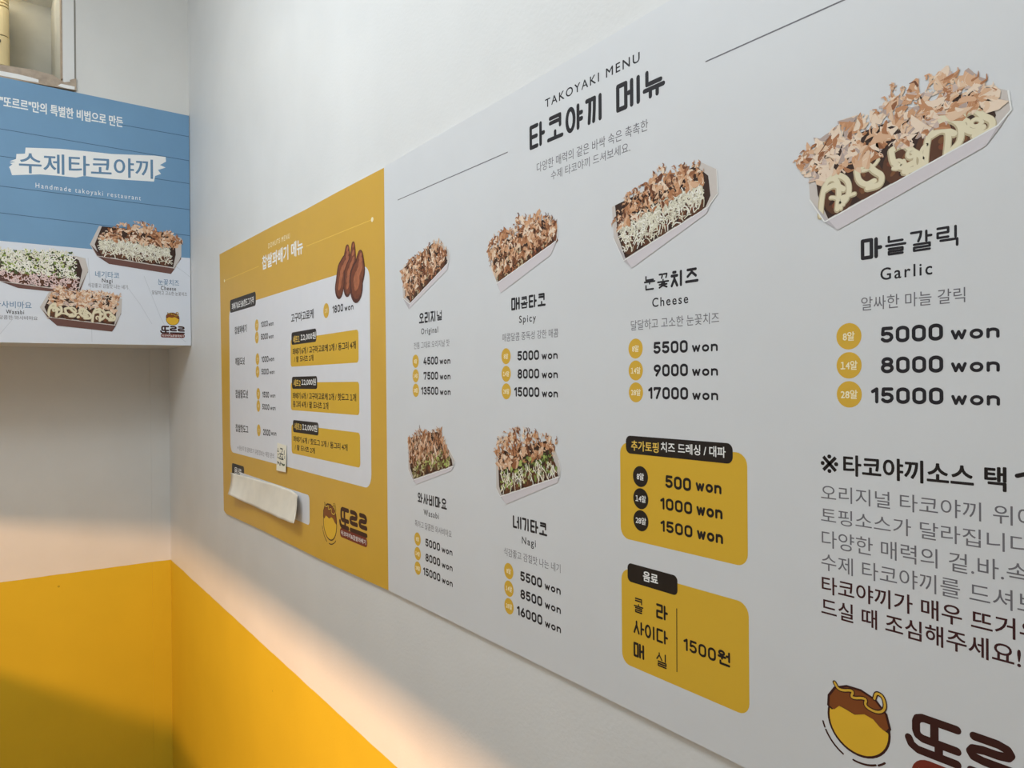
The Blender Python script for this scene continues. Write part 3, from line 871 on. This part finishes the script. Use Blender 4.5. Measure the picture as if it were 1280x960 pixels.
def food(parent, surf, key, lay, style, kraft=False, label=None):
    rnd = random.Random(sum(ord(c) * (i + 3) for i, c in enumerate(key)))
    o = D['trays'][key]['o']
    con = D['trays'][key]['c']
    Dp, Lp, A, A2, B2, Rl, B, R, C, C2 = o
    size = math.hypot(B[0] - A[0], B[1] - A[1])
    ctr = (sum(p[0] for p in o) / 10, sum(p[1] for p in o) / 10)
    out_m, side_m = ('kraft', 'kraft_side') if kraft else ('tray_out', 'tray_out_side')
    p = Print(surf)
    p.flat([Dp, Lp, A, B, R, C, C2], lay, 'tray_in')
    p.flat([A, A2, B2, B], lay + 7, out_m)
    p.flat([Lp, A2, A], lay + 7, side_m)
    p.flat([B, B2, Rl, R], lay + 7, side_m)
    p.stroke([Lp, A, B, R, C], size * 0.008, lay + 8, 'tray_in' if kraft else 'chip_paint', caps=6)
    pic = p.build('food_picture', parent)
    if label:
        pic['label'] = label

    def q(u, v):  # tray coordinates: u along the front rim, v towards the back rim
        return lerp(lerp(A, B, u), lerp(Dp, C2, u), v)

    # sauce-dark filling and the dumplings in it
    f = Print(surf)
    f.flat([lerp(Dp, C2, .04), lerp(Lp, q(.5, .5), .10), lerp(A, q(.5, .5), .05), lerp(B, q(.5, .5), .05), lerp(R, q(.5, .5), .12), lerp(C, q(.5, .5), .14), lerp(C2, Dp, .06)], lay + 2, 'soy')
    nb = 5
    for i in range(nb):
        c = q(.12 + .76 * i / (nb - 1), .24)
        rr = size * .095
        f.disc(c, rr, rr * 1.15, lay + 3, 'ball_brown', 18)
        for k in range(7):
            a = rnd.uniform(0, 6.28)
            f.disc((c[0] + rr * .55 * math.cos(a), c[1] + rr * .55 * math.sin(a)), rr * rnd.uniform(.14, .3), rr * rnd.uniform(.1, .2), lay + 4, rnd.choice(['ball_brown2', 'soy', 'fried']), 8, a)
    f.build('takoyaki_ball', pic)

    # topping sauces
    g = Print(surf)
    if style == 'mayo':
        for u0, sq in ((.10, 1), (.33, .8), (.55, .9), (.74, 1), (.92, .8)):
            c = q(u0, .30)
            s = size * .10 * sq
            loops = [
                [(-.9, -1.2), (-.8, .0), (-.5, .9), (.1, .9), (.35, .2), (.2, -1.0)],
                [(-.4, 1.15), (.4, 1.0), (.95, .5), (.95, -.4), (.4, -.8)],
                [(-.6, .3), (.0, .55), (.6, .1)]] if sq == 1 else [
                [(-1, .6), (-.2, .9), (.3, .2), (.9, -.2), (.8, -.9), (-.2, -.9)],
                [(-1, .6), (-.9, -.2), (-.3, -.7), (.3, -.5)]]
            for lp in loops:
                sm = []
                for a, b in zip(lp, lp[1:]):
                    sm += [lerp(a, b, t / 4) for t in range(4)]
                sm.append(lp[-1])
                for _ in range(3):
                    sm = [sm[0]] + [((sm[i - 1][0] + 2 * sm[i][0] + sm[i + 1][0]) / 4, (sm[i - 1][1] + 2 * sm[i][1] + sm[i + 1][1]) / 4) for i in range(1, len(sm) - 1)] + [sm[-1]]
                path = [(c[0] + a * s, c[1] + b * s) for a, b in sm]
                g.stroke(path, size * .042, lay + 5, 'mayo_lo')
                g.stroke([(a + size * .002, b + size * .004) for a, b in path], size * .030, lay + 6, 'mayo')
    elif style == 'cheese':
        for k in range(620):
            u, v = rnd.uniform(.03, .97), rnd.betavariate(2.6, 1.6) * .64 + .01
            c = q(u, v)
            a = rnd.uniform(0, 3.14)
            ln = size * rnd.uniform(.018, .05)
            b = rnd.uniform(-.5, .5)
            pts = [(c[0] - ln * math.cos(a), c[1] - ln * math.sin(a)), (c[0] + ln * .3 * math.sin(b), c[1] + ln * .3 * math.cos(b)), (c[0] + ln * math.cos(a + b), c[1] + ln * math.sin(a + b))]
            ribbon(g, pts, size * .0095, lay + 5, rnd.choice(['cheese_lo', 'cheese_mid', 'cheese_mid', 'cheese_hi']))
    elif style == 'nagi':
        for k in range(150):
            c = q(rnd.uniform(.03, .97), rnd.uniform(.12, .72))
            g.disc(c, size * rnd.uniform(.012, .03), size * rnd.uniform(.008, .018), lay + 5, rnd.choice(['onion', 'onion_hi', 'onion_lo', 'onion']), 9, rnd.uniform(0, 3))
        for k in range(90):
            c = q(rnd.uniform(.04, .96), rnd.uniform(.15, .6))
            a = rnd.gauss(-1.5, .5)
            ln = size * rnd.uniform(.04, .11)
            pts = [(c[0] + ln * t * math.cos(a) + size * .008 * math.sin(6 * t + k), c[1] + ln * t * math.sin(a)) for t in (0, .35, .7, 1)]
            ribbon(g, pts, size * .010, lay + 6, rnd.choice(['cheese_hi', 'cheese_mid', 'mayo']))
    elif style == 'negi_poster':
        for k in range(420):
            c = q(rnd.uniform(.02, .98), rnd.uniform(.36, 1.12))
            g.disc(c, size * rnd.uniform(.012, .032), size * rnd.uniform(.008, .018), lay + 5, rnd.choice(['onion', 'onion_hi', 'onion_lo', 'onion_lo']), 9, rnd.uniform(0, 3))
        for k in range(430):
            c = q(rnd.uniform(.03, .97), rnd.uniform(.0, .40) if k < 110 else rnd.uniform(.36, 1.12))
            a = rnd.gauss(0, .9)
            ln = size * rnd.uniform(.02, .06)
            pts = [(c[0] + ln * t * math.cos(a + t), c[1] + ln * t * math.sin(a + t)) for t in (-1, -.4, .2, 1)]
            ribbon(g, pts, size * .013, lay + 6, 'pink_sauce' if k < 110 else rnd.choice(['cheese_hi', 'cheese_mid']))
    elif style == 'wasabi':
        for k in range(110):
            c = q(rnd.uniform(.04, .96), rnd.uniform(.05, .5))
            a = rnd.uniform(0, 3.1)
            ln = size * rnd.uniform(.02, .055)
            pts = [(c[0] + ln * t * math.cos(a + t * .8), c[1] + ln * t * math.sin(a + t * .8)) for t in (-1, -.4, .2, 1)]
            ribbon(g, pts, size * .02, lay + 5, rnd.choice(['wasabi_sauce', 'wasabi_lo', 'onion_hi', 'mayo_lo']))
    else:
        for k in range(70):
            c = q(rnd.uniform(.04, .96), rnd.uniform(.05, .5))
            a = rnd.uniform(0, 3.1)
            ln = size * rnd.uniform(.02, .06)
            pts = [(c[0] + ln * t * math.cos(a + t * .8), c[1] + ln * t * math.sin(a + t * .8)) for t in (-1, -.4, .2, 1)]
            ribbon(g, pts, size * .016, lay + 5, rnd.choice(['ball_brown2', 'fried_hi', 'soy', 'flake_tone_d', 'mayo_lo']))
    if style == 'mayo':
        for k in range(11):
            c = q(rnd.uniform(.05, .95), rnd.uniform(.1, .5))
            a, b = rnd.uniform(0, 6.28), rnd.uniform(-1.8, 1.8)
            ln = size * rnd.uniform(.03, .06)
            path = [(c[0] + ln * x * math.cos(a + b * x), c[1] + ln * x * math.sin(a + b * x)) for x in (-1, -.75, -.5, -.25, 0, .25, .5, .75, 1)]
            g.stroke(path, size * rnd.uniform(.022, .034), lay + 5, 'mayo_lo')
            g.stroke([(x, y + size * .003) for x, y in path], size * .018, lay + 6, 'mayo')
    g.build('sauce_drizzle', pic)

    # shaved bonito over the back
    h = Print(surf)
    v0 = {'mayo': .52, 'cheese': .58, 'nagi': .60, 'negi_poster': 2, 'wasabi': .34, 'plain': .22}[style]
    if v0 < 1:
        lower = [q(u, v0 + .05 * math.sin(u * 17)) for u in (1, .8, .6, .4, .2, 0)]
        if v0 < .5:
            lower = [lerp(C, q(1, v0), .5)] + lower + [lerp(Lp, q(0, v0), .4)]
        region = con + lower
        xs, ys = [a[0] for a in region], [a[1] for a in region]
        cnt = {'mayo': 420, 'cheese': 300, 'nagi': 300, 'wasabi': 620, 'plain': 520}[style]
        stringy = style == 'wasabi'
        pale = style == 'mayo'
        k = 0
        tries = 0
        while k < cnt and tries < 30000:
            tries += 1
            c = (rnd.uniform(min(xs), max(xs)), rnd.uniform(min(ys), max(ys)))
            if not inside(c, region):
                continue
            big = k < cnt * (.3 if pale else .2)
            ln = size * (rnd.uniform(.035, .075) if big else rnd.uniform(.014, .04))
            wd = ln * rnd.uniform(.25, .65) * (.45 if stringy else 1)
            a = rnd.gauss(1.5, .4) if stringy else rnd.uniform(0, 3.14)
            ca, sa = math.cos(a), math.sin(a)
            tone = rnd.randrange(len(FL)) if not pale else min(len(FL) - 1, rnd.randrange(2, len(FL) + 2))
            if rnd.random() < .45 and not big:      # curled shaving
                bend = rnd.uniform(-1.6, 1.6)
                path = [(c[0] + ln * x * math.cos(a + bend * x), c[1] + ln * x * math.sin(a + bend * x)) for x in (-1, -.6, -.2, .2, .6, 1)]
                ribbon(h, path, wd * rnd.uniform(.5, 1.1), lay + 7, FL[tone], w1=wd * rnd.uniform(.1, .5))
                ribbon(h, [(x + wd * .12, y + wd * .12) for x, y in path], wd * .16, lay + 8, FL[min(len(FL) - 1, tone + 2)], w1=wd * .05)
            else:
                nn = rnd.randint(7, 10)
                sh = []
                for q_ in range(nn):
                    th = 2 * math.pi * q_ / nn
                    rr = rnd.uniform(.62, 1.1)
                    x, y = ln * math.cos(th) * rr, wd * math.sin(th) * rr
                    y += .5 * x * x / ln * (1 if k % 2 else -1)
                    sh.append((c[0] + x * ca - y * sa, c[1] + x * sa + y * ca))
                h.flat(sh, lay + 7 + (0 if big else 1), rnd.choice(('flake_pale', 'flake_grey')) if pale and rnd.random() < .3 else FL[tone])
                if rnd.random() < .8:               # folded half catches another tone
                    m0 = nn // 2
                    fold = sh[:m0 + 1] + [lerp(sh[0], sh[m0], .65), lerp(sh[0], sh[m0], .3)]
                    h.flat(fold, lay + 8 + (0 if big else 1), FL[max(0, min(len(FL) - 1, tone + rnd.choice((-1, 1, 1))))])
            k += 1
        for k in range(26):
            i = rnd.randrange(len(con) - 1)
            c = lerp(con[i], con[i + 1], rnd.random())
            a = math.atan2(c[1] - ctr[1], c[0] - ctr[0]) + rnd.uniform(-.8, .8)
            ln = size * rnd.uniform(.02, .05)
            h.stroke([c, (c[0] + ln * .6 * math.cos(a), c[1] + ln * .6 * math.sin(a)), (c[0] + ln * math.cos(a + .6), c[1] + ln * math.sin(a + .6))], size * .014, lay + 9, rnd.choice(FL), caps=5, w1=size * .004)
        h.build('bonito_flake', pic)
    return pic


# ------------------------------------------------------------------ boards
def board(name, loc, outline, face, label):
    t = tag(empty(name, loc), label, 'menu board')
    b = MB()
    n = len(outline)
    T = MENU_T
    b.poly([on_menu(p, T) for p in outline], face)
    vs = [on_menu(p, T) for p in outline] + [on_menu(p, 0.0004) for p in outline]
    b.mesh(vs, [(i, n + i, n + (i + 1) % n, (i + 1) % n) for i in range(n)] + [tuple(range(2 * n - 1, n - 1, -1))], 'board_edge')
    b.build('panel', t)
    return t


tk = board('takoyaki_menu_board', (2.15, 0.0, 1.253), D['white_poly'], 'board_white', 'white takoyaki menu board with food photos, fixed to the right-hand wall')
yk = board('donut_menu_board', (1.08, 0.0, 1.245), D['yellow_poly'], 'board_yellow', 'mustard yellow donut menu board between the corner and the white menu board')

# --- white board
for st, s, bx in D['tak_head']:
    if st == 'hand':
        p = Print('menu')
        set_strokes(p, s, bx, 1, 'ink', 0.172, gap=0.29, space=0.5)
        p.build('heading_text', tk)
    else:
        words(tk, 'menu', 'heading_text' if st == 'latin' else 'intro_text', st, s, bx, 1)
for a, b in D['tak_div']:
    p = Print('menu'); p.stroke([a, b], 0.0011, 1, 'ink_grey', caps=0)
    p.build('divider_line', tk)

ITEMS = [
    (1.6280, 1.5785, '오리지널', 'Original', '전통 그대로 오리지날 맛', ('4500', '7500', '13500'), (.0102, .0706), (-.0045, .0885), (.0163, .0603)),
    (1.8379, 1.5783, '매콤타코', 'Spicy', '매콤달콤 중독성 강한 매콤', ('5000', '8000', '15000'), (.0108, .0716), (-.0065, .0915), (.0252, .0548)),
    (2.0374, 1.5785, '눈꽃치즈', 'Cheese', '달달하고 고소한 눈꽃치즈', ('5500', '9000', '17000'), (.0104, .0716), (-.0055, .0917), (.0206, .0604)),
    (2.2359, 1.5785, '마늘갈릭', 'Garlic', '알싸한 마늘 갈릭', ('5000', '8000', '15000'), (.0087, .0692), (.0088, .0722), (.0218, .0536)),
    (1.6292, 1.3422, '와사비마요', 'Wasabi', '톡하고 달콤한 와사비마요', ('5000', '8000', '15000'), (.0012, .0778), (-.0069, .0886), (.0178, .0572)),
    (1.8398, 1.3422, '네기타코', 'Nagi', '식감좋고 감칠맛 나는 네기', ('5500', '8500', '16000'), (.0086, .0692), (-.0090, .0901), (.0252, .0495)),
]
for bx, bz, ko, en, de, prices, nx, dx, ex in ITEMS:
    p = Print('menu')
    set_strokes(p, ko, (bx + nx[0], bx + nx[1], bz + .0492, bz + .0628), 1, 'ink', 0.182, gap=0.27)
    p.build('item_name', tk)
    desc = any(c in 'gpy' for c in en)
    words(tk, 'menu', 'english_name', 'latin', en, (bx + ex[0], bx + ex[1], bz + (.0325 if desc else .0347), bz + .0423), 1)
    words(tk, 'menu', 'item_description', 'thin', de, (bx + dx[0], bx + dx[1], bz + .0161, bz + .0250), 1)
    for i, (pt, size) in enumerate(zip(prices, ('8알', '14알', '28알'))):
        z = bz - .0193 * i
        badge(tk, 'menu', (bx, z), .0088, 1, size)
        price(tk, 'menu', pt, (bx + (.0216 if len(pt) == 4 else .0149), bx + .0597, z - .0057, z + .0047), (bx + .0641, bx + .0902, z - .0057, z + .0003), 1)

food(tk, 'menu', 'original', 1, 'plain', label='photo of original takoyaki, upper row next to the yellow board')
food(tk, 'menu', 'spicy', 1, 'plain', label='photo of spicy takoyaki under brown flakes')
food(tk, 'menu', 'cheese', 1, 'cheese', label='photo of takoyaki under white shredded cheese')
food(tk, 'menu', 'garlic', 1, 'mayo', label='large photo of garlic takoyaki with cream sauce swirls')
food(tk, 'menu', 'wasabi', 1, 'wasabi', label='small photo of wasabi mayo takoyaki, lower row')
food(tk, 'menu', 'nagi', 1, 'nagi', label='photo of takoyaki with green onion, lower row')

tb_ = tab_box(tk, 'menu', 'topping_box', D['top_box']['rect'], .010, 1, 'gold_box')
tab_box(tb_, 'menu', 'header_tab', D['top_box']['tab'], .0055, 2, 'tab_black')
for st, s, bx in D['top_txt']:
    words(tb_, 'menu', 'header_text', st, s, bx, 3)
for c, s in zip(D['top_b'], ('8알', '14알', '28알')):
    p = Print('menu'); p.disc(c, .0092, .0092, 2, 'tab_black', 36)
    p.build('size_badge', tb_)
    hw = .0042 if len(s) == 2 else .0062
    words(tb_, 'menu', 'badge_text', 'boldW', s, (c[0] - hw, c[0] + hw, c[1] - .003, c[1] + .003), 3)
for (s, bx), wx in zip(D['top_p'], D['top_w']):
    price(tb_, 'menu', s, bx, wx, 2, 'ink_black')

db = tab_box(tk, 'menu', 'drink_box', D['drink']['rect'], .010, 1, 'gold_box')
tab_box(db, 'menu', 'header_tab', D['drink']['tab'], .0045, 2, 'tab_black')
for st, s, bx in D['drink_t']:
    if st == 'stk':
        p = Print('menu'); set_strokes(p, s, bx, 2, 'ink_black', 0.15 if s == '콜' else 0.17, gap=0.2)
        p.build('drink_name', db)
    else:
        words(db, 'menu', 'header_text', st, s, bx, 3)
p = Print('menu'); p.stroke(list(D['drink_l']), .0009, 2, 'ink_black', caps=0); p.build('divider_line', db)
for s, bx in D['drink_p']:
    p = Print('menu'); set_strokes(p, s, bx, 2, 'ink_black', 0.185); p.build('price_text', db)

for st, pre, full, bx in D['para']:
    words(tk, 'menu', 'notice_text', st, full, bx, 1, pre)
p = Print('menu'); set_strokes(p, '1', D['one'], 1, 'ink_black', 0.19); p.build('notice_text', tk)
lw = D['logo_w']
lt = empty('brand_logo', on_menu((lw['word'][0], lw['word'][2]), MENU_T), tk)
wx = lw['word']
logo(lt, 'menu', wx, (wx[0] + .004, wx[1], wx[2] - .026, wx[2] - .002), lw['ball'], 1)

# --- yellow board
for i, (a, b) in enumerate(D['y_line']):
    p = Print('menu'); p.stroke([a, b], .0014, 1, 'gold_ink', caps=0)
    p.disc(a if i == 0 else b, .0042, .0036, 2, 'pale_ink', 16)
    p.build('divider_line', yk)
for st, s, bx in D['y_head']:
    words(yk, 'menu', 'heading_text', st, s, bx, 1)
pan = tab_box(yk, 'menu', 'price_panel', D['y_panel']['rect'], .022, 1, 'panel_white')
tab_box(pan, 'menu', 'header_tab', D['y_panel']['tab'], .008, 2, 'tab_black')
words(pan, 'menu', 'header_text', *D['y_tabtxt'][:2], D['y_tabtxt'][2], 3)
for st, s, bx in D['y_names']:
    words(pan, 'menu', 'item_name', st, s, bx, 2)
for c in D['y_badges']:
    p = Print('menu'); p.disc(c, .0125, .0125, 2, 'gold', 28); p.build('size_badge', pan)
for c, s in zip(D['y_badges'], ('1개', '6개', '1개', '6개', '1개', '4개', '1개', '1개')):
    words(pan, 'menu', 'badge_text', 'latinW', s, (c[0] - .0055, c[0] + .0055, c[1] - .004, c[1] + .004), 3)
for s, bx, wx in D['y_prices']:
    price(pan, 'menu', s, bx, wx, 2, 'ink', 0.21)
words(pan, 'menu', 'footnote_text', D['y_note'][0], D['y_note'][1], D['y_note'][2], 2)
for sset in D['sets']:
    e = tab_box(yk, 'menu', 'set_box', sset['rect'], .007, 2, 'gold_box')
    tab_box(e, 'menu', 'header_tab', sset['tab'], .006, 3, 'tab_black')
    for st, s, bx in sset['t']:
        words(e, 'menu', 'set_text', st, s, bx, 4)
tab_box(yk, 'menu', 'header_tab', D['y_tab2'], .007, 1, 'tab_black')
words(yk, 'menu', 'header_text', D['y_tab2t'][0], D['y_tab2t'][1], D['y_tab2t'][2], 2)
tab_box(yk, 'menu', 'price_panel', D['y_label'], .009, 2, 'panel_white')
ly = D['logo_y']
lt = empty('brand_logo', on_menu((ly['word'][0], ly['word'][2]), MENU_T), yk)
logo(lt, 'menu', ly['word'], ly['tag'], ly['ball'], 1)
p = Print('menu')
for k, (st, wd) in enumerate(zip(D['donuts'], (.030, .026, .040))):
    n = len(st)
    L_ = 3 + k * 3
    pts = [lerp(st[i], st[i + 1], j / 6) for i in range(n - 1) for j in range(6)] + [st[-1]]
    m_ = len(pts)
    for i, c in enumerate(pts):
        t = i / (m_ - 1)
        rr = wd * (.28 + .34 * math.sin(min(1, t * 1.15) * math.pi * .62))
        p.disc(c, rr, rr * 1.05, L_, 'fried_lo', 18)
        p.disc((c[0] + rr * .06, c[1] + rr * .06), rr * .80, rr * .86, L_ + 1, 'fried', 16)
    for i in range(0, m_, 3):
        c = pts[i]
        rr = wd * (.2 + .22 * math.sin(i / (m_ - 1) * math.pi * .7))
        p.disc((c[0] + rr * .2, c[1] + rr * .25), rr * .8, rr * .45, L_ + 2, 'fried_hi', 14, .8)
p.build('food_picture', yk)['label'] = 'photo of three twisted brown fried donuts'

# ------------------------------------------------------------------ note and paper strip taped on the yellow board
nt_ = D['note']
cx = sum(p[0] for p in nt_) / 4
t = tag(empty('handwritten_note', (cx, -.004, nt_[2][1])), 'small cream handwritten note stuck on the yellow board above the paper strip', 'note')
b = MB()
fr = [on_menu(p, .0050 + (.0025 if i > 1 else 0)) for i, p in enumerate(nt_)]
bk = [(x, y + .0003, z) for x, y, z in fr]
b.mesh(fr + bk, [(0, 1, 2, 3), (7, 6, 5, 4)] + [(i, i + 4, (i + 1) % 4 + 4, (i + 1) % 4) for i in range(4)], 'note_paper')
b.build('paper', t)
p = MB()


def pen(path, wd, ink):
    """Pen line in note coordinates: u across, v down."""
    TL, TR, BR, BL = fr
    pp = []
    for u, v in path:
        a = [TL[i] + (TR[i] - TL[i]) * u for i in range(3)]
        c = [BL[i] + (BR[i] - BL[i]) * u for i in range(3)]
        pp.append([a[i] + (c[i] - a[i]) * v for i in range(3)])
    for a, c in zip(pp, pp[1:]):
        d = math.hypot(c[0] - a[0], c[2] - a[2]) or 1e-6
        nx, nz = -(c[2] - a[2]) / d * wd / 2, (c[0] - a[0]) / d * wd / 2
        p.poly([(a[0] + nx, a[1] - .0003, a[2] + nz), (a[0] - nx, a[1] - .0003, a[2] - nz), (c[0] - nx, c[1] - .0003, c[2] - nz), (c[0] + nx, c[1] - .0003, c[2] + nz)], ink)


for q in ([(.35, .17), (.62, .17), (.58, .28)], [(.48, .28), (.48, .36)], [(.3, .37), (.7, .37)], [(.8, .2), (.8, .38)], [(.1, .18), (.1, .3)], [(.06, .3), (.2, .3)],
          [(.1, .4), (.22, .4)], [(.12, .45), (.12, .53), (.25, .53)], [(.4, .42), (.32, .52)], [(.4, .42), (.5, .5)], [(.66, .42), (.6, .5), (.72, .52)], [(.86, .4), (.86, .52)], [(.3, .55), (.75, .55)]):
    pen(q, .0022, 'pen')
for q in ([(.08, .68), (.3, .72)], [(.18, .66), (.15, .78)], [(.3, .7), (.38, .8)], [(.45, .64), (.42, .8)], [(.45, .72), (.55, .7)]):
    pen(q, .0022, 'pen')
for q in ([(.58, .75), (.7, .72)], [(.7, .76), (.9, .73)]):
    pen(q, .0035, 'pen_green')
p.build('handwriting', t)

top, bot = D['strip_top'], D['strip_bot']
t = tag(empty('paper_strip', ((top[0][0] + top[-1][0]) / 2, -.004, bot[3][1])), 'blank cream paper strip with curling edges taped low on the yellow menu board', 'paper')
offs_b = (.024, .014, .010, .014, .017, .022)
NU, NV = 30, 12


def samp(lst, t):
    k = min(int(t * (len(lst) - 1)), len(lst) - 2)
    f = t * (len(lst) - 1) - k
    a, c = lst[k], lst[k + 1]
    if isinstance(a, (int, float)):
        return a + (c - a) * f
    return lerp(a, c, f)


vs = []
for j in range(NV + 1):
    v = j / NV
    for i in range(NU + 1):
        u = i / NU
        a, c = samp(top, u), samp(bot, u)
        x, z = lerp(a, c, v)
        ob = samp(offs_b, u)
        off = .0050 + (ob - .005) * v ** 1.7
        curl = max(0, u - .66) / .34
        off += .016 * curl ** 2 * (1 - v) ** 1.5 * .6 + .010 * curl ** 2 * v * (1 - v)
        off += .0006 * math.sin(u * 26 + v * 3)
        vs.append((x, -off, z))
N1 = NU + 1
fs = [(j * N1 + i, (j + 1) * N1 + i, (j + 1) * N1 + i + 1, j * N1 + i + 1) for j in range(NV) for i in range(NU)]
b = MB()
b.mesh(vs, fs, 'paper')
o = b.build('paper_sheet', t, smooth=True)
md = o.modifiers.new('thickness', 'SOLIDIFY'); md.thickness = .0003; md.offset = 1

# ------------------------------------------------------------------ poster on the upper wall box
pu0 = -0.80
(ur, zt), (ur2, zm), (ur3, zb) = D['poster']
ur3 = min(ur3, -.0015); ur = min(ur, -.0015)
lt_, lb_ = D['p_left_top'], D['p_left_bot']
zt0 = zt + (lt_[1] - zt) / (lt_[0] - ur) * (pu0 - ur)
zb0 = zb + (lb_[1] - zb) / (lb_[0] - ur3) * (pu0 - ur3)
ps = tag(empty('wall_poster', (POSTER_X, pu0 / 2, zb)), 'blue plank takoyaki poster hung on the upper wall left of the corner', 'poster')
b = MB()
prof = [(pu0, zt0), (pu0, zb0), (ur3, zb), (ur, zt)]
b.mesh([on_poster(q, 0) for q in prof] + [on_poster(q, -.0080) for q in prof],
       [(0, 1, 2, 3), (7, 6, 5, 4), (0, 4, 5, 1), (1, 5, 6, 2), (2, 6, 7, 3), (3, 7, 4, 0)], 'poster_side')
b.build('panel', ps)


def ext(a, b_, u):
    return (u, a[1] + (b_[1] - a[1]) / (b_[0] - a[0]) * (u - a[0]))


wl = [ext(D['p_white'][0], D['p_white'][2], pu0), D['p_white'][2]]
wl[1] = (ur, wl[1][1])
p = Print('poster')
p.flat([(pu0, zt0), wl[0], wl[1], (ur, zt)], 1, 'poster_blue')
pb = p.build('plank_backdrop', ps)
p = Print('poster')
for a, c in D['p_planks']:
    a2 = ext(a, c, pu0) if a[0] < -.4 else a
    p.stroke([a2, (ur - .0005, ext(a, c, ur - .0005)[1])], .0016, 2, 'poster_groove', caps=0)
p.build('plank_groove', pb)
p = Print('poster')
p.flat([wl[0], (pu0, zb0), (ur3, zb), wl[1]], 1, 'poster_white')
pw = p.build('marble_panel', ps)
for q in D['p_marble']:
    p = Print('poster'); ribbon(p, q, .0012, 2, 'poster_vein')
    p.build('marble_vein', pw)
p = Print('poster'); p.flat(D['p_brush'], 4, 'white_ink'); p.build('brush_stroke', ps)
for st, s, bx in D['p_text']:
    words(ps, 'poster', {'serif': 'tagline_text', 'poster': 'title_text', 'poster_s': 'subtitle_text', 'poster_b': 'item_name', 'poster_k': 'english_name', 'poster_g': 'item_description'}[st],
          st, s, bx, 5, slope=D['title_slope'] if st == 'poster' else 0.0)
food(ps, 'poster', 'p_cheese', 3, 'cheese', True, 'photo of cheese takoyaki in a kraft tray at the poster right')
food(ps, 'poster', 'p_nagi', 3, 'negi_poster', True, 'photo of takoyaki with green onion and white sauce')
food(ps, 'poster', 'p_wasabi', 13, 'mayo', True, 'photo of takoyaki in a kraft tray at the poster bottom')
lp = D['logo_p']
e = empty('brand_logo', on_poster((lp['word'][0], lp['word'][2]), 0), ps)
logo(e, 'poster', lp['word'], lp['tag'], lp['ball'], 2, full=False)
